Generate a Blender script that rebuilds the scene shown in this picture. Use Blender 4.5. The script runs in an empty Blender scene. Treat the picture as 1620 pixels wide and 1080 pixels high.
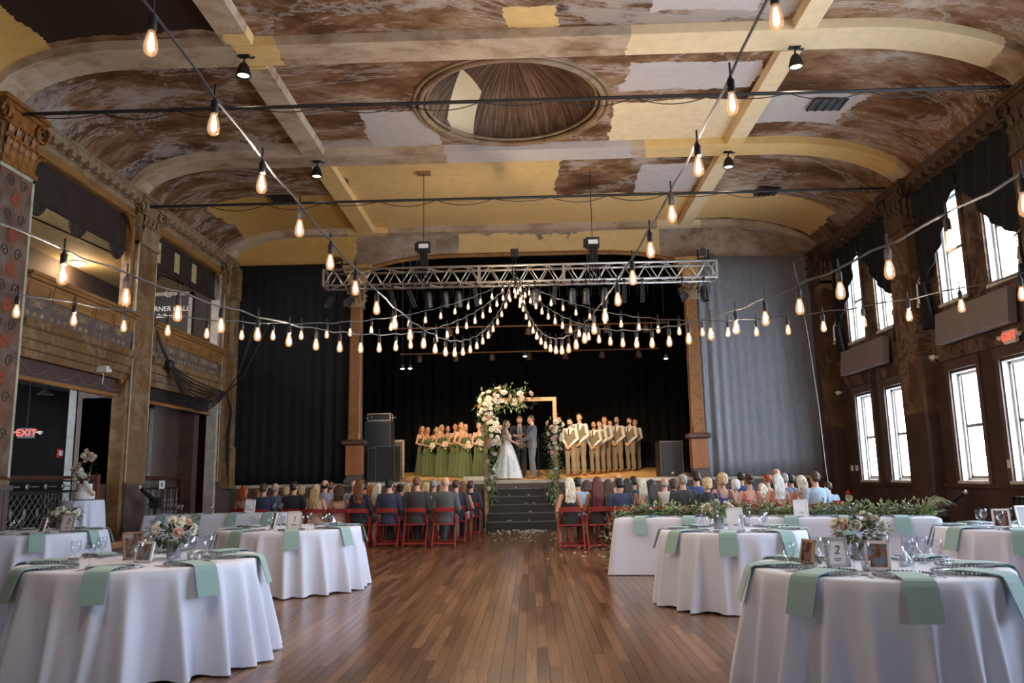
import bpy, bmesh, math, random
import numpy as np
from mathutils import Vector, Matrix, Euler
random.seed(11)
PI = math.pi
COL = bpy.context.scene.collection
SC = bpy.context.scene
# ------------------------------------------------------------------ camera, world, sun, exposure
cam_d = bpy.data.cameras.new('camera'); cam = bpy.data.objects.new('camera', cam_d); COL.objects.link(cam)
cam_d.lens = 28.0; cam_d.sensor_width = 36.0; cam_d.clip_start = 0.05; cam_d.clip_end = 300
_p, _y, _r = math.radians(9.65), math.radians(1.2), math.radians(1.1)
_fw = Vector((-math.sin(_y)*math.cos(_p), math.cos(_y)*math.cos(_p), math.sin(_p)))
_rt = Vector((math.cos(_y), math.sin(_y), 0)); _up = _rt.cross(_fw)
_r2 = _rt*math.cos(_r) - _up*math.sin(_r); _u2 = _up*math.cos(_r) + _rt*math.sin(_r)
_m = Matrix((_r2, _u2, -_fw)).transposed().to_4x4(); _m.translation = Vector((0, 0, 1.36))
cam.matrix_world = _m
cam_d.dof.use_dof = True; cam_d.dof.focus_distance = 19.0; cam_d.dof.aperture_fstop = 3.2
SC.camera = cam
SC.view_settings.view_transform = 'Standard'; SC.view_settings.look = 'None'
SC.view_settings.gamma = 1.0; SC.view_settings.use_curve_mapping = False
SC.view_settings.exposure = 0.22
W = bpy.data.worlds.new('World'); SC.world = W; W.use_nodes = True
_bg = W.node_tree.nodes['Background']; _bg.inputs[0].default_value = (0.74, 0.86, 1.0, 1); _bg.inputs[1].default_value = 31.0
SC.cycles.max_bounces = 7; SC.cycles.diffuse_bounces = 4; SC.cycles.glossy_bounces = 3
SC.cycles.transparent_max_bounces = 12; SC.cycles.transmission_bounces = 4
SC.cycles.sample_clamp_indirect = 6.0; SC.cycles.caustics_reflective = False; SC.cycles.caustics_refractive = False
BULB_POWER = 14.0
BULB_WATT = 60.0
STAGE_POWER = 1500.0

# ------------------------------------------------------------------ helpers
class MB:
    def __init__(s): s.v = []; s.f = []; s.mi = []
    def add(s, vs, fs, mi=0):
        o = len(s.v); s.v.extend([tuple(p) for p in vs]); s.f.extend([tuple(i+o for i in f) for f in fs]); s.mi.extend([mi]*len(fs)); return s
    def box(s, x0, x1, y0, y1, z0, z1, mi=0):
        v = [(x, y, z) for z in (z0, z1) for y in (y0, y1) for x in (x0, x1)]
        return s.add(v, [(0,2,3,1),(4,5,7,6),(0,1,5,4),(2,6,7,3),(0,4,6,2),(1,3,7,5)], mi)
    def obox(s, c, sz, M=None, mi=0):
        c = Vector(c); M = M or Matrix.Identity(3)
        v = [c + M @ Vector((x*sz[0]/2, y*sz[1]/2, z*sz[2]/2)) for z in (-1,1) for y in (-1,1) for x in (-1,1)]
        return s.add(v, [(0,2,3,1),(4,5,7,6),(0,1,5,4),(2,6,7,3),(0,4,6,2),(1,3,7,5)], mi)
    def bar(s, a, b, w, d=None, mi=0, upv=(0,0,1)):
        a = Vector(a); b = Vector(b); z = (b-a); L = z.length; z.normalize(); d = d or w
        u = Vector(upv)
        if abs(z.dot(u)) > .98: u = Vector((0,1,0))
        x = z.cross(u).normalized(); y = z.cross(x)
        M = Matrix((x, y, z)).transposed()
        return s.obox((a+b)/2, (w, d, L), M, mi)
    def loft(s, rings, caps=True, mi=0, closed=True):
        n = len(rings[0]); v = [p for r in rings for p in r]; f = []
        for i in range(len(rings)-1):
            for j in range(n if closed else n-1):
                k = (j+1) % n
                f.append((i*n+j, i*n+k, (i+1)*n+k, (i+1)*n+j))
        if caps and closed: f.append(tuple(range(n-1, -1, -1))); f.append(tuple((len(rings)-1)*n+j for j in range(n)))
        return s.add(v, f, mi)
    def tube(s, pts, r, n=8, caps=True, mi=0, closed=False):
        pts = [Vector(p) for p in pts]; N = len(pts)
        rs = r if isinstance(r, (list, tuple)) else [r]*N
        prev = None; rings = []
        for i, p in enumerate(pts):
            if closed: t = pts[(i+1) % N]-pts[i-1]
            else: t = pts[min(i+1, N-1)]-pts[max(i-1, 0)]
            if t.length < 1e-9: t = Vector((0,0,1))
            t.normalize()
            if prev is None:
                u = Vector((0,0,1)) if abs(t.z) < .9 else Vector((1,0,0))
                x = u.cross(t).normalized()
            else:
                x = prev - t*prev.dot(t)
                x = x.normalized() if x.length > 1e-6 else t.orthogonal().normalized()
            prev = x; y = t.cross(x)
            rr = rs[i]; rx, ry = rr if isinstance(rr, tuple) else (rr, rr)
            rings.append([p + x*(rx*math.cos(2*PI*k/n)) + y*(ry*math.sin(2*PI*k/n)) for k in range(n)])
        if closed: rings.append(rings[0]); return s.loft(rings, False, mi)
        return s.loft(rings, caps, mi)
    def lathe(s, prof, n=16, c=(0,0,0), mi=0, caps=True):
        rings = [[(c[0]+r*math.cos(2*PI*k/n), c[1]+r*math.sin(2*PI*k/n), c[2]+z) for k in range(n)] for r, z in prof]
        return s.loft(rings, caps, mi)
    def ell(s, c, r, nu=12, nv=8, M=None, mi=0):
        c = Vector(c); M = M or Matrix.Identity(3); rings = []
        for i in range(nv+1):
            t = -PI/2 + PI*i/nv; t = max(min(t, PI/2-.02), -PI/2+.02)
            rings.append([c + M @ Vector((r[0]*math.cos(t)*math.cos(2*PI*k/nu), r[1]*math.cos(t)*math.sin(2*PI*k/nu), r[2]*math.sin(t))) for k in range(nu)])
        return s.loft(rings, True, mi)
    def grid(s, fn, nu, nv, mi=0):
        v = [fn(i/nu, j/nv) for j in range(nv+1) for i in range(nu+1)]
        f = [(j*(nu+1)+i, j*(nu+1)+i+1, (j+1)*(nu+1)+i+1, (j+1)*(nu+1)+i) for j in range(nv) for i in range(nu)]
        return s.add(v, f, mi)
    def mesh(s, name, mats, smooth=False):
        me = bpy.data.meshes.new(name); me.from_pydata(s.v, [], s.f)
        mats = mats if isinstance(mats, (list, tuple)) else [mats]
        for m in mats: me.materials.append(m)
        if len(mats) > 1: me.polygons.foreach_set('material_index', s.mi)
        if smooth: me.polygons.foreach_set('use_smooth', [True]*len(me.polygons))
        me.update(); return me
    def build(s, name, mats, parent=None, smooth=False, loc=None, rot=None, kind=None):
        return obj(name, s.mesh(name, mats, smooth), parent, loc, rot, kind)

def obj(name, me, parent=None, loc=None, rot=None, kind=None, mat=None, scale=None):
    o = bpy.data.objects.new(name, me); COL.objects.link(o)
    if parent is not None: o.parent = parent
    if loc is not None: o.location = loc
    if rot is not None: o.rotation_euler = rot
    if scale is not None: o.scale = scale if isinstance(scale, (tuple, list)) else (scale,)*3
    if kind: o['kind'] = kind
    if mat is not None:
        o.material_slots[0].link = 'OBJECT'; o.material_slots[0].material = mat
    return o
def tag(o, label, cat, group=None):
    o['label'] = label; o['category'] = cat
    if group: o['group'] = group
    return o
def thing(name, label, cat, loc=(0,0,0), rz=0, group=None):
    o = bpy.data.objects.new(name, None); o.empty_display_size = .1; COL.objects.link(o)
    o.location = loc; o.rotation_euler = (0, 0, rz)
    return tag(o, label, cat, group)
def dup(root, loc=None, rz=None, label=None, group=None):
    r = root.copy(); COL.objects.link(r)
    if loc is not None: r.location = loc
    if rz is not None: r.rotation_euler = (0, 0, rz)
    if label: r['label'] = label
    if group: r['group'] = group
    for ch in list(root.children):
        c = ch.copy(); COL.objects.link(c); c.parent = r
        for g in list(ch.children):
            d = g.copy(); COL.objects.link(d); d.parent = c
    return r
def text_mesh(body, size, m, shear=0.0, extrude=.003):
    cu = bpy.data.curves.new('lettering', 'FONT'); cu.body = body; cu.size = size; cu.align_x = 'CENTER'; cu.align_y = 'CENTER'; cu.extrude = extrude; cu.shear = shear; cu.resolution_u = 3
    o = bpy.data.objects.new('tmp_text', cu); COL.objects.link(o); dg = bpy.context.evaluated_depsgraph_get()
    me = bpy.data.meshes.new_from_object(o.evaluated_get(dg)); bpy.data.objects.remove(o); bpy.data.curves.remove(cu)
    me.name = 'lettering'; me.materials.clear(); me.materials.append(m); return me
def struct(name, mb, m, smooth=False, parent=None):
    return mb.build(name, m, parent, smooth, kind=None if parent else 'structure')
def rz3(a): return Matrix.Rotation(a, 3, 'Z')
def smooth_by_angle(o, a=40):
    me = o.data
    me.polygons.foreach_set('use_smooth', [True]*len(me.polygons))
    bm = bmesh.new(); bm.from_mesh(me)
    for e in bm.edges:
        e.smooth = len(e.link_faces) == 2 and e.calc_face_angle(0) < math.radians(a)
    bm.to_mesh(me); bm.free(); return o

# ------------------------------------------------------------------ materials
class NT:
    def __init__(s, name):
        s.m = bpy.data.materials.new(name); s.m.use_nodes = True; s.t = s.m.node_tree
        s.b = s.t.nodes['Principled BSDF']; s.out = s.t.nodes['Material Output']
    def n(s, typ, **kw):
        nd = s.t.nodes.new(typ)
        for k, v in kw.items():
            if k.startswith('i_'):
                k2 = k[2:]; k2 = int(k2) if k2.isdigit() else k2.replace('_', ' ')
                s.set(nd, k2, v)
            else: setattr(nd, k, v)
        return nd
    def set(s, nd, k, v):
        if isinstance(v, bpy.types.NodeSocket): s.t.links.new(v, nd.inputs[k])
        else: nd.inputs[k].default_value = v
    def math(s, op, a, b=None, c=None, clamp=False):
        nd = s.t.nodes.new('ShaderNodeMath'); nd.operation = op; nd.use_clamp = clamp
        for i, v in enumerate((a, b, c)):
            if v is not None: s.set(nd, i, v)
        return nd.outputs[0]
    def vm(s, op, a, b=None):
        nd = s.t.nodes.new('ShaderNodeVectorMath'); nd.operation = op
        s.set(nd, 0, a)
        if b is not None: s.set(nd, 1, b)
        return nd.outputs[0]
    def coord(s, kind='Object', scale=None):
        c = s.n('ShaderNodeTexCoord').outputs[kind]
        if scale is not None: c = s.vm('MULTIPLY', c, scale)
        return c
    def noise(s, vec, scale, detail=4, rough=.55, dist=0.0):
        nd = s.n('ShaderNodeTexNoise'); s.set(nd, 'Vector', vec)
        nd.inputs['Scale'].default_value = scale; nd.inputs['Detail'].default_value = detail
        nd.inputs['Roughness'].default_value = rough; nd.inputs['Distortion'].default_value = dist
        return nd
    def ramp(s, fac, stops, interp='LINEAR'):
        nd = s.n('ShaderNodeValToRGB'); s.set(nd, 0, fac); cr = nd.color_ramp; cr.interpolation = interp
        while len(cr.elements) < len(stops): cr.elements.new(.5)
        for e, (p, c) in zip(cr.elements, stops):
            e.position = p; e.color = (*c, 1) if len(c) == 3 else c
        return nd.outputs[0]
    def mix(s, fac, a, b):
        nd = s.n('ShaderNodeMix', data_type='RGBA')
        for i, v in ((0, fac), (6, a), (7, b)):
            if isinstance(v, (tuple, list)) and len(v) == 3: v = (*v, 1)
            s.set(nd, i, v)
        return nd.outputs[2]
    def bump(s, h, strength=.3, dist=.02):
        nd = s.n('ShaderNodeBump'); s.set(nd, 'Height', h)
        nd.inputs['Strength'].default_value = strength; nd.inputs['Distance'].default_value = dist
        s.t.links.new(nd.outputs[0], s.b.inputs['Normal'])
    def col(s, c): s.set(s.b, 'Base Color', c if isinstance(c, bpy.types.NodeSocket) else (*c, 1))

def mat(name, c, rough=.6, metal=0.0, var=.25, scale=6.0, stretch=(1,1,1), bump=0.0, spec=.5, sheen=0.0, rnd=0.0):
    t = NT(name); v = t.coord('Object', stretch); n = t.noise(v, scale, 5, .6)
    lo = tuple(x*(1-var) for x in c); hi = tuple(min(1, x*(1+var)) for x in c)
    cc = t.ramp(n.outputs[0], [(.3, lo), (.7, hi)])
    if rnd:
        r = t.n('ShaderNodeObjectInfo').outputs['Random']
        k = t.math('MULTIPLY_ADD', r, 2*rnd, 1-rnd)
        cc = t.vm('SCALE', cc); cc.node.inputs['Scale'].default_value = 1; t.set(cc.node, 'Scale', k)
    t.col(cc); t.b.inputs['Roughness'].default_value = rough; t.b.inputs['Metallic'].default_value = metal
    t.b.inputs['Specular IOR Level'].default_value = spec
    if sheen: t.b.inputs['Sheen Weight'].default_value = sheen
    if bump: t.bump(n.outputs[0], bump, .01)
    return t.m
def emis(name, c, st, base=None):
    t = NT(name); t.col(base or c); t.b.inputs['Emission Color'].default_value = (*c, 1); t.b.inputs['Emission Strength'].default_value = st
    return t.m
def glassy(name, tint=(1,1,1), rough=.03, trans=.85):
    t = NT(name); tr = t.n('ShaderNodeBsdfTransparent'); tr.inputs[0].default_value = (*tint, 1)
    gl = t.n('ShaderNodeBsdfGlossy'); gl.inputs['Roughness'].default_value = rough
    fr = t.n('ShaderNodeFresnel'); fr.inputs[0].default_value = 1.5
    k = t.math('MINIMUM', t.math('MULTIPLY_ADD', fr.outputs[0], .45, 1-trans, clamp=True), .30)
    mx = t.n('ShaderNodeMixShader'); t.set(mx, 0, k); t.t.links.new(tr.outputs[0], mx.inputs[1]); t.t.links.new(gl.outputs[0], mx.inputs[2])
    t.t.links.new(mx.outputs[0], t.out.inputs[0]); return t.m

def patchy(name, stops, patches, streak=(.62,.56,.51), s1=.55, streak_amt=.55, edge=.35):
    """old stained plaster: cloudy brown ramp, pale scrape marks, and rectangular repair and darker brown areas with ragged borders"""
    t = NT(name); P = t.coord('Object')
    n1 = t.noise(t.vm('MULTIPLY', P, (.7, 1.2, 1.0)), s1, 11, .62, .35); n2 = t.noise(t.vm('MULTIPLY', P, (.8, 1.6, 1.2)), 2.6, 9, .7, .5)
    f = t.math('ADD', t.math('MULTIPLY', n1.outputs[0], .68), t.math('MULTIPLY', n2.outputs[0], .32))
    c = t.ramp(f, stops)
    n3 = t.noise(t.vm('MULTIPLY', P, (.55, 1.3, 1.0)), .55, 11, .74, .8)
    d = t.math('ABSOLUTE', t.math('SUBTRACT', n3.outputs[0], .52))
    n4 = t.noise(t.vm('MULTIPLY', P, (.8, 1.2, 1.0)), .38, 10, .66, .3); d2 = t.ramp(n4.outputs[0], [(.56, (0,0,0)), (.60, (.9,.9,.9)), (1, (1,1,1))])
    sm = t.math('MULTIPLY', t.math('MAXIMUM', t.ramp(d, [(0, (.9,.9,.9)), (.010, (.6,.6,.6)), (.022, (0,0,0))]), d2), streak_amt)
    c = t.mix(sm, c, streak)
    wn = t.noise(P, .75, 8, .68); wv = t.vm('SUBTRACT', wn.outputs[1], (.5,.5,.5)); wv = t.vm('MULTIPLY', wv, (edge*2.2, edge*1.8, 0))
    Pw = t.vm('ADD', P, wv)
    fine = t.noise(P, 5.0, 6, .6)
    for (cx, cy, hx, hy, colr) in patches:
        q = t.vm('ABSOLUTE', t.vm('DIVIDE', t.vm('SUBTRACT', Pw, (cx, cy, 0)), (hx, hy, 1e6)))
        sp = t.n('ShaderNodeSeparateXYZ'); t.set(sp, 0, q)
        mk = t.math('LESS_THAN', t.math('MAXIMUM', sp.outputs[0], sp.outputs[1]), 1.0)
        k = t.math('MULTIPLY_ADD', fine.outputs[0], .36, .82)
        cc = t.vm('SCALE', (*colr,)); t.set(cc.node, 'Scale', k)
        c = t.mix(mk, c, cc)
    t.col(c); t.b.inputs['Roughness'].default_value = .85; t.b.inputs['Specular IOR Level'].default_value = .25
    t.bump(f, .35, .03)
    return t.m
YEL = (.74, .50, .21); YE2 = (.58, .35, .10); GRY = (.52, .46, .43); CRM = (.78, .61, .37)
BROWN_RAMP = [(.35, (.035,.015,.008)), (.44, (.115,.050,.020)), (.50, (.21,.105,.048)), (.56, (.31,.195,.115)), (.64, (.46,.36,.27))]
M = {}
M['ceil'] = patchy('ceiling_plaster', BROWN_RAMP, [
    (-1.75,18.1,2.55,1.25,YEL), (.0,20.6,4.3,1.35,YEL), (3.1,15.2,1.3,.95,CRM), (-2.5,15.2,.75,.85,GRY), (3.0,13.3,1.2,.5,GRY),
    (.15,11.3,.38,.26,YEL), (-6.3,20.3,1.6,1.5,YE2), (6.1,20.4,1.7,1.0,YEL), (5.5,14.7,.9,.6,GRY), (2.8,11.1,.8,.2,GRY),
    (-6.2,10.5,1.45,.95,(.035,.018,.011)), (-8.3,10.6,.75,1.3,YE2), (3.4,18.3,.7,.9,GRY)])  # first entry is a darker brown area
M['rib'] = patchy('rib_plaster', [(.32,(.10,.05,.025)), (.42,(.33,.215,.125)), (.52,(.50,.37,.25)), (.7,(.60,.49,.37))], [
    (-4.3,11.8,.35,.5,YEL), (4.6,12.0,2.9,.6,CRM), (4.3,19.0,.6,9.0,CRM), (5.2,16.4,2.6,.7,YEL), (.3,16.4,2.0,.5,GRY), (-4.5,19.2,.6,2.6,YEL)],
    s1=1.2, streak_amt=.2, edge=.25)
M['wallL'] = patchy('left_wall_paint', [(.3,(.095,.045,.017)), (.5,(.20,.105,.04)), (.7,(.29,.165,.068))], [], streak=(.42,.35,.26), s1=.8, streak_amt=.35)
M['ornate'] = patchy('ornament_plaster', [(.3,(.10,.055,.024)), (.5,(.27,.175,.095)), (.7,(.40,.30,.19))], [], streak=(.46,.38,.28), s1=2.5, streak_amt=.25)
M['gilt'] = mat('gilded_wood', (.26,.10,.022), .38, 0, .6, 9)
M['dark_panel'] = mat('dark_brown_panel', (.030,.017,.013), .65, 0, .4, 3)
M['lower_brown'] = mat('lower_brown_paint', (.085,.048,.034), .55, 0, .25, 3)
M['mauve_brown'] = mat('mauve_brown_wainscot', (.115,.080,.068), .5, 0, .18, 4)
M['wallR'] = patchy('right_wall_paint', [(.3,(.038,.021,.017)), (.55,(.065,.036,.029)), (.7,(.085,.050,.040))], [], streak=(.10,.06,.04), s1=.9, streak_amt=.25)
M['wallR_up'] = patchy('right_wall_peeling', [(.3,(.035,.019,.013)), (.48,(.07,.038,.026)), (.56,(.14,.085,.055)), (.7,(.24,.17,.12))], [], streak=(.26,.19,.13), s1=1.4, streak_amt=.65)
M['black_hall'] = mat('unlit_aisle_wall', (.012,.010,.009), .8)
M['aisle_ceiling'] = mat('balcony_ceiling_paint', (.52,.40,.20), .8, 0, .15)
M['trim_orange'] = mat('varnished_trim', (.30,.145,.045), .45, 0, .35, 5, (1,.2,1))
M['white_trim'] = mat('worn_white_trim', (.45,.41,.36), .6)
M['pale_edge'] = mat('pale_edge', (.48,.46,.33), .6)
M['winframe'] = mat('window_frame_paint', (.58,.54,.47), .5, 0, .2)
M['reveal'] = mat('window_reveal_paint', (.55,.58,.60), .6, 0, .15)
M['sash'] = mat('brown_sash', (.16,.10,.06), .5)
M['glass'] = glassy('window_glass', (.97,.98,1), .02, .97)
M['black_drape'] = mat('black_drape', (.012,.012,.014), .8, 0, .3, 12, (6,6,.4), spec=.2, sheen=.03)
M['grey_drape'] = mat('window_lit_drape', (.185,.195,.22), .55, 0, .25, 10, (5,5,.3), sheen=.5)  # base grey raised and blued to stand for window light on the curtain
M['stage_black'] = mat('stage_black_cloth', (.006,.006,.006), .95, 0, .3, 8, (6,6,.3), spec=.1)
M['stage_floor'] = mat('stage_boards', (.64,.36,.115), .5, 0, .35, 3, (7,.6,1), rnd=.2)
M['nosing'] = mat('stage_nosing', (.62,.56,.48), .5, 0, .15)
M['column'] = mat('column_marbled', (.24,.105,.032), .45, 0, .35, 14)
M['pedestal'] = mat('pedestal_wood', (.36,.14,.055), .38, 0, .25, 4, (1,1,.3))
M['steel'] = mat('truss_aluminium', (.62,.58,.54), .35, .85, .1)
M['black_metal'] = mat('black_metal', (.012,.012,.013), .42, .3, .2)
M['black_plastic'] = mat('black_plastic', (.018,.018,.020), .5, 0, .2)
M['cable'] = mat('dark_cable', (.02,.018,.018), .6)
M['greycable'] = mat('grey_cable', (.055,.052,.058), .6)
# ------------------------------------------------------------------ setting: floor
def floor_mat():
    t = NT('oak_floor'); r1 = t.n('ShaderNodeNewGeometry').outputs['Random Per Island']; r2 = t.n('ShaderNodeObjectInfo').outputs['Random']
    r = t.math('FRACT', t.math('MULTIPLY_ADD', r2, 7.31, r1))
    P = t.coord('Object', (9, 1.0, 1)); g = t.noise(t.vm('ADD', P, t.vm('SCALE', (31, 17, 3))), 3.0, 7, .65, .6)
    t.set(g.inputs['Vector'].links[0].from_node.inputs[1].links[0].from_node, 'Scale', r)
    wear = t.noise(t.coord('Generated'), 3, 3)
    base = t.ramp(r, [(0,(.105,.050,.025)), (.35,(.165,.083,.042)), (.75,(.215,.110,.056)), (1,(.28,.15,.078))])
    gr = t.ramp(g.outputs[0], [(.3,(.55,.55,.55)), (.6,(1.1,1.1,1.1))])
    t.col(t.vm('MULTIPLY', base, gr))
    t.set(t.b, 'Roughness', t.math('MULTIPLY_ADD', g.outputs[0], .16, .15))
    t.b.inputs['Specular IOR Level'].default_value = .55; t.bump(g.outputs[0], .06, .004)
    return t.m
M['floor'] = floor_mat()
fl = struct('floor', MB().box(-8.6, 8.3, -4, 22.1, -.2, -.006), mat('subfloor', (.05,.025,.012), .8))
PW = .086
def plank_cut(x):  # end joints of one row
    rr = random.Random(int(round(x*1000))+5); y = -4 + rr.random()*1.3; ys = [-4.0]
    while y < 22: ys.append(y); y += .7+rr.random()*1.1
    ys.append(22.0); return ys
rows = [(-8.5 + i*PW) for i in range(int(16.75/PW))]
near = []
for x in rows:
    ys = plank_cut(x)
    for a, b in zip(ys, ys[1:]): near.append((x, a, b))
def plank_rank(p):
    x, a, b = p; y = (a+b)/2; s = 0
    if b < 4.6 or abs((x-0.0)/max(y, 1)) > .72: s += 100
    if (x+3.1)**2+(y-6.4)**2 < .75 or (x-2.14)**2+(y-5.3)**2 < .5: s += 50
    return s + y
near.sort(key=plank_rank)
plank_me = MB().box(0, 1, 0, 1, -.006, .0).mesh('plank', M['floor'])
for (x, a, b) in near[:300]:
    obj('plank', plank_me, fl, (x+.001, a+.0015, random.uniform(-.0009, 0)), None, None, None, (PW-.0028, b-a-.003, 1))
mb = MB()
for (x, a, b) in near[300:]: mb.box(x+.001, x+PW-.0018, a+.0015, b-.0015, -.006, random.uniform(-.0009, 0))
mb.build('planks', M['floor'], fl, kind='stuff')

# ------------------------------------------------------------------ setting: ceiling, ribs, dome
ZC, ZR = 8.36, 8.2
XL, XR = -8.5, 8.15
def prof(x):  # drop of the cove towards the side walls
    d = 0
    if x < -6.6: u = min(1, (-6.6-x)/1.9); d = .82*(1-math.sqrt(max(0, 1-u*u)))
    if x > 5.3: u = min(1, (x-5.3)/2.85); d = 1.12*(1-math.sqrt(max(0, 1-u*u*.985)))
    return d
ceil_root = bpy.data.objects.new('ceiling', None); COL.objects.link(ceil_root); ceil_root['kind'] = 'structure'
RIBX = [(-4.75,-4.25), (4.25,4.65)]; RIBY = [(3.0,3.5), (7.4,8.0), (11.6,12.28), (16.0,16.65), (21.5,22.1)]
ycuts = [-4.0, 3.25, 7.7, 11.94, 16.32, 21.8]; xcuts = [XL-.1, -4.5, 4.45, XR+.1]
DOME = (-.22, 14.25, 1.72)
for iy in range(5):
    for ix in range(3):
        x0, x1, y0, y1 = xcuts[ix], xcuts[ix+1], ycuts[iy], ycuts[iy+1]
        mb = MB(); nx = 24 if ix != 1 else 4
        if iy == 3 and ix == 1:
            N = 64; inner = []; outer = []
            for k in range(N):
                a = 2*PI*k/N; c, s_ = math.cos(a), math.sin(a)
                inner.append((DOME[0]+DOME[2]*c, DOME[1]+DOME[2]*s_, ZC))
                ts = []
                if c > 1e-6: ts.append((x1-DOME[0])/c)
                if c < -1e-6: ts.append((x0-DOME[0])/c)
                if s_ > 1e-6: ts.append((y1-DOME[1])/s_)
                if s_ < -1e-6: ts.append((y0-DOME[1])/s_)
                tt = min(ts); outer.append((DOME[0]+tt*c, DOME[1]+tt*s_, ZC))
            mb.loft([inner, outer], False)
            for cx_, cy_ in ((x0,y0),(x1,y0),(x1,y1),(x0,y1)):   # square off the corners
                k = min(range(N), key=lambda q: (outer[q][0]-cx_)**2+(outer[q][1]-cy_)**2)
                for kk in (k-1, k):
                    mb.add([(cx_,cy_,ZC), outer[kk], outer[(kk+1) % N]], [(0,1,2)])
        else:
            mb.grid(lambda u, v: ((x0+(x1-x0)*u), y0+(y1-y0)*v, ZC-prof(x0+(x1-x0)*u)), nx, 2)
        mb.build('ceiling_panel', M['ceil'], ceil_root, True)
def rib_strip(x0, x1, y0, y1, nx):
    rings = []
    for i in range(nx+1):
        x = x0+(x1-x0)*i/nx; z = ZR-prof(x)*1.0
        rings.append([(x,y0,z+.2), (x,y0+.025,z+.01), (x,y0+.04,z), (x,y1-.04,z), (x,y1-.025,z+.01), (x,y1,z+.2)])
    return MB().loft(rings)
for y0, y1 in RIBY: rib_strip(XL-.05, XR+.05, y0, y1, 48).build('cross_rib', M['rib'], ceil_root)
for x0, x1 in RIBX:
    for (a, b) in zip(RIBY, RIBY[1:]):
        y0, y1 = a[1], b[0]
        MB().loft([[(x0,y,ZC+.04),(x0+.03,y,ZR+.004),(x1-.03,y,ZR+.004),(x1,y,ZC+.04)] for y in (y0, y1)]).build('long_rib', M['rib'], ceil_root)
# dome: saucer with radiating lath lines and a moulded rim
DOMEP = (-.98, 1.02)
def dome_mat():
    t = NT('dome_lath'); P = t.coord('Object'); sp = t.n('ShaderNodeSeparateXYZ'); t.set(sp, 0, P)
    ang = t.math('ARCTAN2', sp.outputs[0], sp.outputs[1]); cb = t.n('ShaderNodeCombineXYZ'); t.set(cb, 0, t.math('MULTIPLY', ang, 9.0)); t.set(cb, 1, t.math('MULTIPLY', sp.outputs[2], .5))
    a = t.noise(cb.outputs[0], 3.0, 5, .7); b = t.noise(P, .7, 6, .6)
    f = t.math('ADD', t.math('MULTIPLY', a.outputs[0], .62), t.math('MULTIPLY', b.outputs[0], .38))
    c = t.ramp(f, [(.36,(.030,.015,.009)), (.47,(.085,.045,.025)), (.55,(.17,.10,.06)), (.64,(.33,.23,.15))])
    q = t.vm('ABSOLUTE', t.vm('DIVIDE', t.vm('SUBTRACT', P, (DOMEP[0],DOMEP[1],0)), (.30,.42,9)))
    s2 = t.n('ShaderNodeSeparateXYZ'); t.set(s2, 0, q)
    c = t.mix(t.math('LESS_THAN', t.math('ADD', t.math('MULTIPLY', s2.outputs[0], .85), t.math('MULTIPLY', s2.outputs[1], .55)), 1.0), c, CRM)
    t.col(c); t.b.inputs['Roughness'].default_value = .9; t.bump(a.outputs[0], .5, .03); return t.m
dm = MB(); pr_ = []
for i in range(13): a = (PI/2)*i/12; pr_.append((DOME[2]*math.cos(a)+.001, 1.15*math.sin(a)))
dm.lathe(pr_, 64, (0,0,0), caps=False).build('dome', dome_mat(), ceil_root, True, (DOME[0], DOME[1], ZC))
for rr, tt, dz in ((1.74,.055,-.02), (1.86,.035,-.005), (1.63,.03,.03)):
    MB().tube([(rr*math.cos(2*PI*k/64), rr*math.sin(2*PI*k/64), 0) for k in range(64)], tt, 8, closed=True).build('dome_ring', M['ornate'], ceil_root, True, (DOME[0], DOME[1], ZC+dz))
# end wall head: plaster apron from the last rib down to the proscenium arch
mb = MB(); NA = 40
def arch_z(x):
    if x < -4.55 or x > 4.3: return 7.25
    u = (x-(-.12))/4.43; return 7.25 + .36*max(0, 1-abs(u)**5)
def apron(u, v):
    x = XL-.2 + (XR-XL+.4)*u; z0 = arch_z(x); z1 = 8.25
    return (x, 21.75+.22*(1-v)**.5, z0+(z1-z0)*v)
mb.grid(apron, NA*2, 5)
M['apron'] = patchy('proscenium_plaster', [(.3,(.12,.075,.045)), (.45,(.27,.185,.12)), (.55,(.38,.28,.20)), (.7,(.50,.42,.34))], [(-6.6,21.9,1.7,5,YE2), (.9,21.9,2.9,.12,YEL)], s1=1.4, streak_amt=.35)
struct('wall_end', mb, M['apron'], True)
mb = MB(); pts = [(-4.55+(8.85)*k/40, 21.95, arch_z(-4.55+8.85*k/40)) for k in range(41)]
mb.tube(pts, .06, 6); struct('trim_1', mb, M['trim_orange'], True)
MB().box(-8.6, -4.9, 22.2, 22.35, 0, 7.9).box(4.65, 8.3, 22.2, 22.35, 0, 7.9).build('wall_back', M['black_hall'], kind='structure')
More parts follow.
